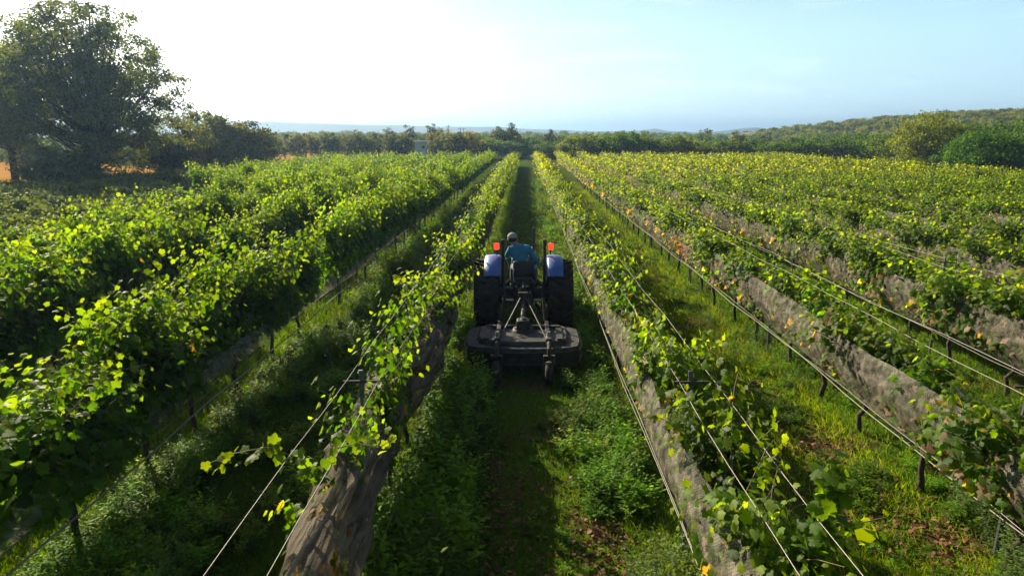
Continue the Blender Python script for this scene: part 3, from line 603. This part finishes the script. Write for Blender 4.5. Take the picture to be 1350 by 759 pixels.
for px in np.linspace(752, 1188, 26) + r.normal(0, 5, 26):
    k += 1; d = r.uniform(104, 118); t = (px - 750) / 440; s = r.uniform(.78, 1.02)
    plant('hedge_bush', bush[0 if r.random() < .6 else r.integers(3)], f"dark bush in the hedge below the hill, {ordinal(k)} from the left", 'bush', (at(px, d), d, max(0, float(hill_h(np.float64(at(px, d)), np.float64(d)))) if at(px, d) > 45 else 0), r.uniform(0, 6), (1.1, 1, s * (1 + .15 * math.sin(t * 9))), 'dark bushes in the hedge below the hill')
def hz_at(x, y): return max(0.0, float(hill_h(np.float64(x), np.float64(y)))) if x > 45 else 0.0
x = at(1207, 84); plant('feathery_tree', make_plant('t', 6.8, 4.2, .2, 260, 60, .20, A((.12, .16, .02)), A((.18, .21, .03)), 63, 1.0, .15), 'large feathery yellow green tree left of the round dark bush', 'tree', (x, 84, 0))
x = at(1277, 66); plant('round_bush', make_plant('t', 4.6, 3.5, .1, 260, 80, .17, A((.04, .11, .010)), A((.075, .16, .012)), 64, 1.0, .14), 'dense rounded dark green bush at the right field edge', 'bush', (x, 66, 0), 0, (1, 1, .95))
for i, (px, d, s, lab) in enumerate(((1252, 92, 1.35, 'dark tree above the round bush'), (1300, 96, 1.4, 'dark tree behind the right side of the round bush'), (1338, 84, 1.3, 'dark tree at the right edge of the photo'), (1375, 78, 1.3, 'dark tree half outside the right edge'), (1330, 100, 1.6, 'taller dark tree behind the one at the right edge'), (1165, 96, 1.0, 'dark bush joining the hedge to the feathery tree'), (1230, 100, 1.3, 'dark tree behind the feathery tree'))):
    plant('dark_tree', bush[0 if i != 5 else 1], lab, 'tree', (at(px, d), d, hz_at(at(px, d), d)), i * 1.3, (1.1, 1.1, s), 'dark trees below the hill')
# scrub on the hill and far woods: masses nobody could count
sm = [make_plant('b', 1.9, 1.3, .1, 22, 22, .30, A(c1), A(c2), 90 + i, 1.0, .4) for i, (c1, c2) in enumerate((((.10, .14, .02), (.16, .18, .03)), ((.06, .09, .02), (.09, .12, .025)), ((.14, .16, .03), (.20, .20, .04))))]
def crown_arrays(me):
    n = len(me.vertices); v = np.empty(n * 3, np.float32); me.vertices.foreach_get('co', v); c = np.empty(n * 4, np.float32); me.attributes['tint'].data.foreach_get('color', c)
    return v.reshape(-1, 3), c.reshape(-1, 4)[:, :3]
def scatter(name, protos, xs, ys, zs, sc, label, c):
    Vs = []; Cs = []
    for q in range(len(xs)):
        V, C = protos[r.integers(len(protos))]; a = r.uniform(0, 6.28); M = A(((math.cos(a), -math.sin(a), 0), (math.sin(a), math.cos(a), 0), (0, 0, 1)))
        Vs.append((V @ M.T) * sc[q] + A((xs[q], ys[q], zs[q]))); Cs.append(C * r.uniform(.8, 1.2))
    V = np.concatenate(Vs); k = len(V) // 4; b = np.arange(k)[:, None] * 4
    F = np.concatenate([b + A([[0, 1, 2]]), b + A([[0, 2, 3]])], 1).reshape(-1, 3)
    tag(link(name, mesh_from(name, V, F, M_TREE, False, np.concatenate(Cs))), label, c, kind='stuff')
pa = [crown_arrays(q[1]) for q in sm]
n = 2300; px = r.uniform(985, 1420, n); d = r.uniform(105, 330, n); x = (px - 693) / 900 * d; z = np.array([hz_at(a, b) for a, b in zip(x, d)])
scatter('scrub', pa, x, d, z - .2, r.uniform(.5, 1.35, n), 'low green and olive scrub covering the right hill', 'scrub')
pb = [crown_arrays(q[1]) for q in (bush[0], bush[1], orch[1])]
n = 420; px = r.uniform(330, 1080, n); d = r.uniform(160, 620, n); x = (px - 693) / 900 * d
scatter('far_woods', pb, x, d, np.zeros(n) - .6, r.uniform(.75, 1.15, n) * (1 + d / 900), 'hazy low woods filling the plain before the ridge', 'woods')
n = 160; px = r.uniform(-60, 345, n); d = r.uniform(90, 220, n); x = (px - 693) / 900 * d
n = 1500; px_ = r.uniform(-46, -9, n); d = r.uniform(16, 66, n); lim = np.interp(d, [16, 20, 27, 42, 60, 70], [-11, -14.5, -17.3, -20.2, -23, -24.5]); kk = (px_ < lim) & (px_ > -.85 * d) & ~((px_ < -33) & (d > 58)); kk = kk & ~((px_ < -.7 * d) & (d > 50)); px_, d_ = px_[kk], d[kk]
scatter('rank_weeds', pa[1:2], px_, d_, np.zeros(len(px_)) - .15, r.uniform(.3, .62, len(px_)), 'rank dark weeds on the verge left of the vine rows', 'weeds')
n = 160; px = r.uniform(-60, 345, n); d = r.uniform(90, 220, n); x = (px - 693) / 900 * d
scatter('left_woods', pb, x, d, np.zeros(n) - .4, r.uniform(.6, 1.1, n), 'bushes behind the big left trees', 'woods')

# ------------------------------------------------------------------ shed, poles
M_WHITE = pbr('white_sheet', (.62, .66, .74), .6, noise=.8, nscale=3); M_ROOF = pbr('roof_sheet', (.8, .8, .78), .5); M_DARKW = pbr('dark_opening', (.05, .05, .06), .6); M_POLE = pbr('pole_wood', (.10, .085, .07), .85)
e = empty('shed', (at(557.5, 100), 100, 0)); tag(e, 'small white shed with a flat roof beyond the vine rows', 'shed')
b = MB(); b.box((0, 0, 1.55), (1.5, 1.6, 3.1), bev=.02); b.build('wall', M_WHITE, e); b = MB(); b.box((0, 0, 3.2), (1.9, 2.0, .18), bev=.03); b.build('roof', M_ROOF, e)
b = MB(); b.box((-.1, -.82, 1.0), (.7, .05, 1.9)); b.build('door', pbr('door_grey', (.4, .43, .48), .6), e); b = MB(); b.box((.45, -.82, 2.4), (.35, .04, .35)); b.build('window', M_DARKW, e)
for px, d, h, ww, lab in ((593.5, 260, 8.2, 1, 'utility pole with crossarm right of the white shed'), (609, 300, 7.6, 1, 'left one of two close distant utility poles'), (613, 340, 8.0, 1, 'right one of two close distant utility poles'),
                      (1096, 225, 4.5, 1, 'utility pole with crossarm low on the hill crest'), (1111, 215, 6.0, 0, 'plain utility pole on the hill crest'), (1224, 210, 7.2, 2, 'tall utility pole on the hill above the feathery tree')):
    x = at(px, d); e = empty('utility_pole', (x, d, hz_at(x, d) - .3)); tag(e, lab, 'utility pole', 'utility poles on the skyline')
    s = d / 260; b = MB(); b.tube([(0, 0, 0), (0, 0, h + .3)], [.13 * s + .03, .09 * s + .02], 8); b.build('pole', M_POLE, e)
    if ww:
        b = MB(); b.box((0, 0, h - .35), (2.0 * s, .14, .14)); b.build('crossarm', M_POLE, e)
        b = MB(); [b.tube([(q * s, 0, h - .28), (q * s, 0, h + .05)], .06, 6) for q in (-.85, 0.0, .85) if q]; b.build('insulator', M_WHITE, e)

# ------------------------------------------------------------------ tractor
M_BLUE = pbr('blue_paint', (.06, .15, .48), .4, coat=.4, noise=.75, nscale=5, c2=(.13, .19, .36)); M_TYRE = pbr('rubber', (.022, .020, .019), .8, noise=1, nscale=7, c2=(.05, .04, .03)); M_RIM = pbr('rim_white', (.38, .38, .36), .5, noise=.6, nscale=9)
M_BLK = pbr('black_steel', (.025, .024, .024), .5, .2, noise=1, nscale=12, c2=(.06, .05, .04)); M_CAST = pbr('cast_iron', (.03, .03, .032), .6, .2, noise=1, nscale=10, c2=(.07, .055, .04)); M_SEAT = pbr('seat_vinyl', (.03, .03, .03), .6)
M_CHROME = pbr('bright_steel', (.6, .58, .55), .3, .9); M_RED = pbr('red_lamp', (.75, .03, .015), .25, emit=((1, .05, .02), .9), coat=.5); M_ORANGE = pbr('amber_lamp', (.8, .2, .03), .3, emit=((1, .2, .03), .3))
TX, TY = -.03, 14.0
tr = empty('tractor', (TX, TY, 0)); tag(tr, 'blue tractor with black tyres driving away between the vine rows', 'tractor')
def wheel(cx, cy_, rad, w, rimr, lugs, side):
    t = MB(); h = w / 2
    t.lathe([(-h * .75, rimr), (-h, rimr + .06), (-h, rad - .10), (-h * .8, rad - .045), (0, rad - .03), (h * .8, rad - .045), (h, rad - .10), (h, rimr + .06), (h * .75, rimr)], 44, (cx, cy_, rad))
    for k in range(lugs):
        for s in (-1, 1):
            a = 2 * math.pi * (k + (.5 if s > 0 else 0)) / lugs; R1 = Matrix.Rotation(a, 3, 'X'); 
            M = R1 @ Matrix.Rotation(s * R(38), 3, 'Z'); c = R1 @ Vector((s * h * .5, 0, rad - .018)); t.box((c.x + cx, c.y + cy_, c.z + rad), (h * 1.12, .045, .07), M, .006)
    rim = MB(); rim.lathe([(-h * .75, rimr + .005), (-h * .6, rimr - .03), (-h * .1, rimr - .06), (0, rimr - .07), (0, .12), (side * .05, .11), (side * .05, 0.001)], 32, (cx, cy_, rad)); rim.lathe([(0, rimr - .07), (h * .5, rimr - .03), (h * .75, rimr + .005)], 32, (cx, cy_, rad))
    for k in range(6):
        a = k * math.pi / 3; rim.tube([(cx + side * .05, cy_ + .09 * math.cos(a), rad + .09 * math.sin(a)), (cx + side * .08, cy_ + .09 * math.cos(a), rad + .09 * math.sin(a))], .014, 6)
    return t, rim
for s in (-1, 1):
    w = empty('rear_wheel'); w.parent = tr; t, rm = wheel(s * .765, 0, .69, .49, .36, 20, s); t.build('tyre', M_TYRE, w); rm.build('rim', M_RIM, w, True)
    w = empty('front_wheel'); w.parent = tr; t, rm = wheel(s * .62, 2.05, .42, .28, .21, 16, s); t.build('tyre', M_TYRE, w); rm.build('rim', M_RIM, w, True)
    # fender: arc shell over the inner tyre with an inner side panel
    f = MB(); n = 20; a0, a1 = R(38), R(165); V = []
    for i in range(n + 1):
        a = a0 + (a1 - a0) * i / n; cr, sr = math.cos(a), math.sin(a)
        for (xx, q) in ((.80, .775), (.79, .80), (.62, .81), (.51, .805), (.475, .77), (.46, .40), (.475, .40), (.49, .76), (.79, .77)):
            V.append((s * xx, -q * cr * 1.0, .69 + q * sr))
    m = 9; F = [(i * m + j, i * m + j + 1, (i + 1) * m + j + 1, (i + 1) * m + j) for i in range(n) for j in range(m - 1)]; f.add(V, F); f.build('fender', M_BLUE, tr, True)
    b = MB(); b.tube([(s * .56, .12, 1.45), (s * .56, .12, 1.60)], .014, 6); b.box((s * .56, .1, 1.66), (.13, .09, .13), bev=.02); b.build('lamp_housing', M_BLK, tr)
    b = MB(); b.box((s * .565, .035, 1.67), (.115, .05, .14), bev=.02); b.tube([(s * .565, .012, 1.67), (s * .565, -.004, 1.67)], [.042, .03], 12); b.build('tail_lamp', M_RED, tr)
    b = MB(); b.box((s * .435, .02, 1.17), (.06, .07, 1.16), bev=.01); b.box((s * .435, .02, 1.77), (.075, .09, .10), bev=.012); b.tube([(s * .40, .02, 1.72), (s * .48, .02, 1.72)], .022, 8); b.build('roll_bar_post', M_BLK, tr)
    # lower link, lift rod, stabiliser
    b = MB(); b.tube([(s * .25, -.2, .52), (s * .36, -.75, .52), (s * .4, -1.25, .55)], [.03, .028, .03], 8); b.build('lower_link', M_CAST, tr, True)
    b = MB(); b.tube([(s * .3, -.12, .98), (s * .38, -.6, 1.0), (s * .38, -.64, .98)], .03, 8); b.tube([(s * .38, -.62, .99), (s * .37, -.78, .56)], [.016, .022], 8); b.build('lift_arm', M_CAST, tr, True)
    b = MB(); b.box((s * .3, .5, .52), (.3, .5, .03), bev=.006); b.box((s * .3, .72, .36), (.22, .2, .025)); b.build('foot_plate', M_BLK, tr)
    b = MB(); b.tube([(s * .32, -.02, 1.2), (s * .33, .0, 1.34), (s * .36, .05, 1.38)], .012, 6); b.box((s * .36, .05, 1.40), (.04, .04, .05), bev=.012); b.build('control_lever', M_CHROME, tr)
b = MB(); b.box((0, .15, .72), (.42, .8, .5), bev=.04); b.box((0, -.12, 1.0), (.36, .36, .16), bev=.03); b.tube([(-.52, 0, .69), (.52, 0, .69)], [.12, .12], 14); b.box((0, 1.2, .62), (.36, 1.6, .36), bev=.03); b.tube([(-.5, 2.05, .45), (.5, 2.05, .45)], .06, 10); b.box((0, -.3, .5), (.1, .4, .05)); b.build('chassis', M_CAST, tr)
b = MB(); b.box((-.08, -.29, .84), (.07, .05, .09), bev=.01); b.box((.05, -.29, .9), (.1, .04, .05), bev=.01); b.tube([(.13, -.28, .78), (.13, -.36, .78)], .025, 8); b.tube([(-.15, -.28, .9), (-.15, -.36, .9)], .022, 8); b.tube([(-.2, -.3, 1.0), (-.22, -.28, 1.15), (-.2, -.2, 1.24)], .012, 6); b.build('hydraulic_coupler', M_CHROME, tr)
b = MB(); b.tube([(.12, -.3, .84), (.2, -.5, .9), (.28, -.4, 1.05), (.24, -.2, 1.1)], .012, 6); b.tube([(-.1, -.3, .9), (-.02, -.45, .8), (.06, -.32, .74)], .011, 6); b.build('hydraulic_hose', M_BLK, tr, True)
b = MB(); b.tube([(0, -.3, 1.02), (0, -1.1, 1.03)], .022, 8); b.tube([(0, -.55, 1.024), (0, -.85, 1.028)], .032, 8); b.build('top_link', M_CAST, tr, True)
b = MB(); b.box((0, 1.62, 1.06), (.56, 1.5, .5), bev=.09); b.box((0, 2.36, 1.0), (.50, .1, .42), bev=.03); b.build('hood', M_BLUE, tr, True)
b = MB(); b.box((0, .78, 1.15), (.5, .28, .42), bev=.05); b.tube([(.22, 1.3, 1.3), (.22, 1.3, 1.9)], .03, 10); b.build('dashboard', M_BLK, tr)
b = MB(); b.tube([(0, .72, 1.3), (0, .6, 1.42)], .02, 8); b.build('steering_column', M_BLK, tr)
sw = MB(); R2 = Matrix.Rotation(R(35), 3, 'X'); sw.tube([(Vector((0, .59, 1.44)) + R2 @ Vector((.2 * math.cos(t), .2 * math.sin(t), 0))) for t in np.linspace(0, 2 * math.pi, 25)], .014, 6, False)
for q in range(3): t = q * 2.094 + .5; sw.tube([Vector((0, .59, 1.43)), Vector((0, .59, 1.44)) + R2 @ Vector((.2 * math.cos(t), .2 * math.sin(t), 0))], .01, 6)
sw.build('steering_wheel', M_BLK, tr)
st = empty('seat'); st.parent = tr
b = MB(); b.box((0, .1, 1.06), (.46, .42, .12), bev=.04); b.build('cushion', M_SEAT, st, True); b = MB(); b.box((0, -.13, 1.24), (.44, .1, .30), Matrix.Rotation(R(-8), 3, 'X'), bev=.04); b.build('backrest', M_SEAT, st, True)
b = MB(); b.box((0, .0, .99), (.3, .3, .06)); b.build('seat_base', M_CAST, st)

# ------------------------------------------------------------------ mower
mw = empty('rotary_mower', (TX, TY - 2.5, 0)); tag(mw, 'dusty black rotary mower deck hitched behind the tractor', 'mower')
M_DECK = pbr('worn_deck_paint', (.020, .020, .017), .62, .0, noise=1, nscale=7, c2=(.075, .066, .055), bump=.3); M_DECK2 = pbr('scuffed_skirt', (.045, .04, .036), .4, .2, noise=1, nscale=9, c2=(.02, .018, .016))
def deck_outline(w, f, b_, n=9):
    pts = [(-w + .12, f), (w - .12, f), (w, f - .12)]
    for i in range(n + 1):
        t = i / n; a = t * math.pi; pts.append((w * math.cos(a), b_ + .48 - (.48) * (math.sin(a) ** .45 if 0 < t < 1 else 0)))
    pts.append((-w, f - .12)); return pts
def prism(mb, pts, z0, z1, top_in=0.0):
    n = len(pts); V = [(x, y, z0) for x, y in pts] + [(x * (1 - top_in), y * (1 - top_in), z1) for x, y in pts]
    mb.add(V, [tuple(range(n - 1, -1, -1)), tuple(range(n, 2 * n))] + [(i, (i + 1) % n, n + (i + 1) % n, n + i) for i in range(n)])
o1 = deck_outline(.99, .55, -.80)
b = MB(); prism(b, o1, .44, .50, .03); prism(b, [(x * .8, y * .8) for x, y in o1], .505, .57, .06); b.box((-.62, -.1, .585), (.1, .8, .025)); b.box((.62, -.1, .585), (.1, .8, .025)); b.box((0, .22, .60), (1.3, .08, .05), bev=.01); b.build('deck', M_DECK, mw)
b = MB()
n = len(o1); V = [(x * 1.0, y, .22) for x, y in o1] + [(x * 1.005, y * 1.005, .435) for x, y in o1]; b.add(V, [(i, (i + 1) % n, n + (i + 1) % n, n + i) for i in range(n)]); b.tube([(x * 1.01, y * 1.01, .235) for x, y in o1] + [(o1[0][0], o1[0][1], .235)], .014, 6); b.tube([(x * 1.012, y * 1.012, .43) for x, y in o1] + [(o1[0][0], o1[0][1], .43)], .012, 6); b.build('skirt', M_DECK2, mw)
b = MB(); b.box((0, .05, .68), (.24, .26, .2), bev=.04); b.lathe([(.57, .2), (.62, .18), (.64, .10), (.74, .09), (.80, .05), (.80, .001)], 20, (0, .05, 0), 'z'); b.tube([(0, .15, .7), (0, .36, .7)], .06, 12); b.build('gearbox', M_CAST, mw, True)
b = MB(); b.tube([(0, .36, .7), (0, .95, .68), (0, 2.1, .66)], [.055, .045, .055], 12); b.build('drive_shaft', M_BLK, mw, True)
b = MB()
for s in (-1, 1): b.tube([(s * .06, .66, 1.06), (s * .36, .45, .55)], .022, 6); b.tube([(s * .04, .62, 1.05), (s * .42, -.62, .56)], .012, 6)
b.box((0, .64, 1.08), (.18, .07, .1), bev=.01); b.build('hitch_frame', M_CAST, mw)
for s in (-1, 1):
    b = MB(); b.box((s * .42, -.2, .62), (.07, 1.25, .06), bev=.008); b.tube([(s * .40, .5, .62), (s * .36, .7, 1.02)], .025, 8); b.build('deck_brace', M_CAST, mw)
    w = empty('tail_wheel'); w.parent = mw
    b = MB(); b.lathe([(-.05, .07), (-.065, .13), (-.05, .185), (0, .2), (.05, .185), (.065, .13), (.05, .07)], 24, (s * .42, -1.12, .2)); b.build('tyre', M_TYRE, w, True)
    b = MB(); b.lathe([(-.05, .075), (-.02, .05), (-.02, .001)], 20, (s * .42, -1.12, .2)); b.lathe([(.05, .075), (.02, .05), (.02, .001)], 20, (s * .42, -1.12, .2)); b.build('rim', M_RIM, w, True)
    b = MB(); b.tube([(s * .42, -.80, .64), (s * .42, -.95, .64), (s * .42, -1.05, .58), (s * .42, -1.08, .48)], .035, 8)
    for q in (-1, 1): b.box((s * .42 + q * .085, -1.10, .33), (.014, .07, .32), bev=.004)
    b.box((s * .42, -1.08, .48), (.185, .08, .02)); b.box((s * .42, -.80, .66), (.1, .16, .09), bev=.015); b.build('fork', M_CAST, w)
    b = MB(); b.tube([(s * .42, -.72, .62), (s * .42, -.72, .78)], .03, 8); b.build('pivot_pin', M_CHROME, w)

# ------------------------------------------------------------------ driver
def skin(name, V, E, rad, mat, parent, sub=2, roots=(0,)):
    bm = bmesh.new(); lay = bm.verts.layers.skin.verify(); vs = [bm.verts.new(v) for v in V]
    for a, c in E: bm.edges.new((vs[a], vs[c]))
    for i, v in enumerate(vs): q = rad[i]; v[lay].radius = q if isinstance(q, tuple) else (q, q); v[lay].use_root = i in roots
    me = bpy.data.meshes.new(name); bm.to_mesh(me); bm.free(); me.materials.append(mat)
    o = link(name, me, parent); k = o.modifiers.new('skin', 'SKIN'); k.use_smooth_shade = True; s = o.modifiers.new('sub', 'SUBSURF'); s.levels = sub; s.render_levels = sub
    return o
M_SKIN = pbr('skin', (.32, .18, .12), .5); M_JACKET = pbr('blue_jacket', (.05, .25, .38), .85, noise=.7, nscale=9, bump=.3); M_TROU = pbr('grey_trousers', (.30, .30, .33), .9, noise=.75, nscale=10); M_CAP = pbr('beige_cap', (.42, .36, .32), .9, noise=.7, nscale=20); M_BOOT = pbr('boot', (.05, .035, .025), .7); M_HAIR = pbr('dark_hair', (.02, .015, .012), .7)
dr = empty('person', (TX - .02, TY + .08, 0)); tag(dr, 'driver in blue jacket and beige cap leaning left on the tractor seat', 'person')
pel, sp1, sp2, nk, hd, ht = (0.03, 0, 1.20), (-.03, .02, 1.36), (-.09, .07, 1.55), (-.17, .14, 1.69), (-.22, .19, 1.78), (-.23, .20, 1.86)
shL, shR, elL, elR, wrL, wrR = (-.26, .06, 1.60), (.12, .05, 1.61), (-.34, .26, 1.40), (.27, .0, 1.38), (-.19, .50, 1.46), (.25, .24, 1.26)
hpL, hpR, knL, knR, anL, anR, toL, toR = (-.08, .04, 1.17), (.12, .04, 1.17), (-.2, .48, 1.16), (.24, .47, 1.16), (-.22, .56, .72), (.26, .56, .72), (-.23, .74, .66), (.27, .74, .66)
V = [pel, sp1, sp2, nk, hd, ht, shL, elL, wrL, shR, elR, wrR, hpL, knL, anL, toL, hpR, knR, anR, toR]
E = [(0, 1), (1, 2), (2, 3), (3, 4), (4, 5), (2, 6), (6, 7), (7, 8), (2, 9), (9, 10), (10, 11), (0, 12), (12, 13), (13, 14), (14, 15), (0, 16), (16, 17), (17, 18), (18, 19)]
rad = [.12, .12, .13, .055, (.085, .095), (.06, .07), .06, .045, .03, .06, .045, .03, .09, .065, .045, .035, .09, .065, .045, .035]
# hands: palm and five bent fingers rooted in it, part of the one body mesh
for wi, wp, el, sgn in ((8, Vector(wrL), Vector(elL), 1), (11, Vector(wrR), Vector(elR), -1)):
    d = (wp - el).normalized(); sd = d.cross(Vector((0, 0, 1))).normalized() * sgn; dn = -(d.cross(sd)).normalized(); dn = dn if dn.z < 0 else -dn
    pm = wp + d * .065; V.append(tuple(pm)); E.append((wi, len(V) - 1)); rad.append((.034, .02)); pi = len(V) - 1
    for q, (off, ln) in enumerate(((-.03, .07), (-.01, .08), (.01, .075), (.03, .06))):
        b0 = pm + d * .03 + sd * off; b1 = b0 + d * ln * .5 + dn * .01; b2 = b1 + d * ln * .2 + dn * ln * .45
        for pnt, src, rr in ((b0, pi, .011), (b1, len(V), .0095), (b2, len(V) + 1, .008)): V.append(tuple(pnt)); E.append((src, len(V) - 1)); rad.append(rr)
    t0 = wp + d * .035 - sd * .035; t1 = t0 - sd * .02 + d * .03 + dn * .01; V.append(tuple(t0)); E.append((pi, len(V) - 1)); rad.append(.012); V.append(tuple(t1)); E.append((len(V) - 2, len(V) - 1)); rad.append(.0095)
skin('body', V, E, rad, M_SKIN, dr)
skin('jacket', [(.02, 0, 1.19), sp1, sp2, (-.15, .12, 1.65), shL, elL, (-.21, .45, 1.445), shR, elR, (.252, .2, 1.275)], [(0, 1), (1, 2), (2, 3), (2, 4), (4, 5), (5, 6), (2, 7), (7, 8), (8, 9)], [(.16, .14), (.15, .135), (.165, .13), (.085, .085), .085, .065, .05, .085, .065, .05], M_JACKET, dr)
skin('trousers', [(0.02, 0.01, 1.17), hpL, knL, anL, hpR, knR, anR], [(0, 1), (1, 2), (2, 3), (0, 4), (4, 5), (5, 6)], [(.155, .13), .11, .085, .065, .11, .085, .065], M_TROU, dr)
for a, t in ((anL, toL), (anR, toR)):
    b = MB(); b.box(((a[0] + t[0]) / 2, (a[1] + t[1]) / 2 + .02, .60), (.10, .28, .09), bev=.03); b.tube([(a[0], a[1], .6), (a[0], a[1], .76)], .06, 10); b.build('boot', M_BOOT, dr, True)
def blob(mb, c, rx, ry, rz, n=16, zmin=-1.0):
    bm = bmesh.new(); bmesh.ops.create_uvsphere(bm, u_segments=n, v_segments=n // 2 + 2, radius=1)
    for v in bm.verts: v.co = Vector((v.co.x * rx, v.co.y * ry, max(v.co.z, zmin) * rz)) + Vector(c)
    bm.verts.index_update(); mb.add([v.co for v in bm.verts], [tuple(v.index for v in f.verts) for f in bm.faces]); bm.free()
b = MB(); blob(b, (hd[0] - .003, hd[1] + .0, hd[2] + .055), .105, .118, .095, 20, -.1); b.box((hd[0] - .03, hd[1] + .14, hd[2] + .05), (.15, .12, .015), Matrix.Rotation(R(-12), 3, 'X'), bev=.005); blob(b, (hd[0], hd[1], hd[2] + .15), .014, .014, .01, 8); b.build('cap', M_CAP, dr, True)
b = MB(); blob(b, (hd[0], hd[1] - .02, hd[2] + .01), .097, .098, .08, 16); b.build('hair', M_HAIR, dr, True)
b = MB(); blob(b, (hd[0], hd[1] + .112, hd[2] - .01), .014, .02, .022, 8); b.build('nose', M_SKIN, dr, True)
b = MB(); b.box((hd[0], hd[1] + .098, hd[2] - .055), (.045, .012, .012), bev=.004); b.build('mouth', pbr('lips', (.25, .08, .07), .5), dr)
for s in (-1, 1):
    b = MB(); blob(b, (hd[0] + s * .098, hd[1] + .005, hd[2] - .005), .014, .026, .034, 8); b.build('ear', M_SKIN, dr, True)
    b = MB(); blob(b, (hd[0] + s * .035, hd[1] + .098, hd[2] + .012), .013, .009, .008, 8); b.build('eye', pbr('eye', (.7, .7, .68), .3), dr, True)
b = MB(); b.tube([(nk[0] - .06, nk[1] - .05, 1.66), (nk[0], nk[1] - .10, 1.67), (nk[0] + .06, nk[1] - .04, 1.67)], .045, 8); blob(b, (nk[0], nk[1] - .07, 1.64), .10, .05, .07, 12); b.build('hood', M_JACKET, dr, True)
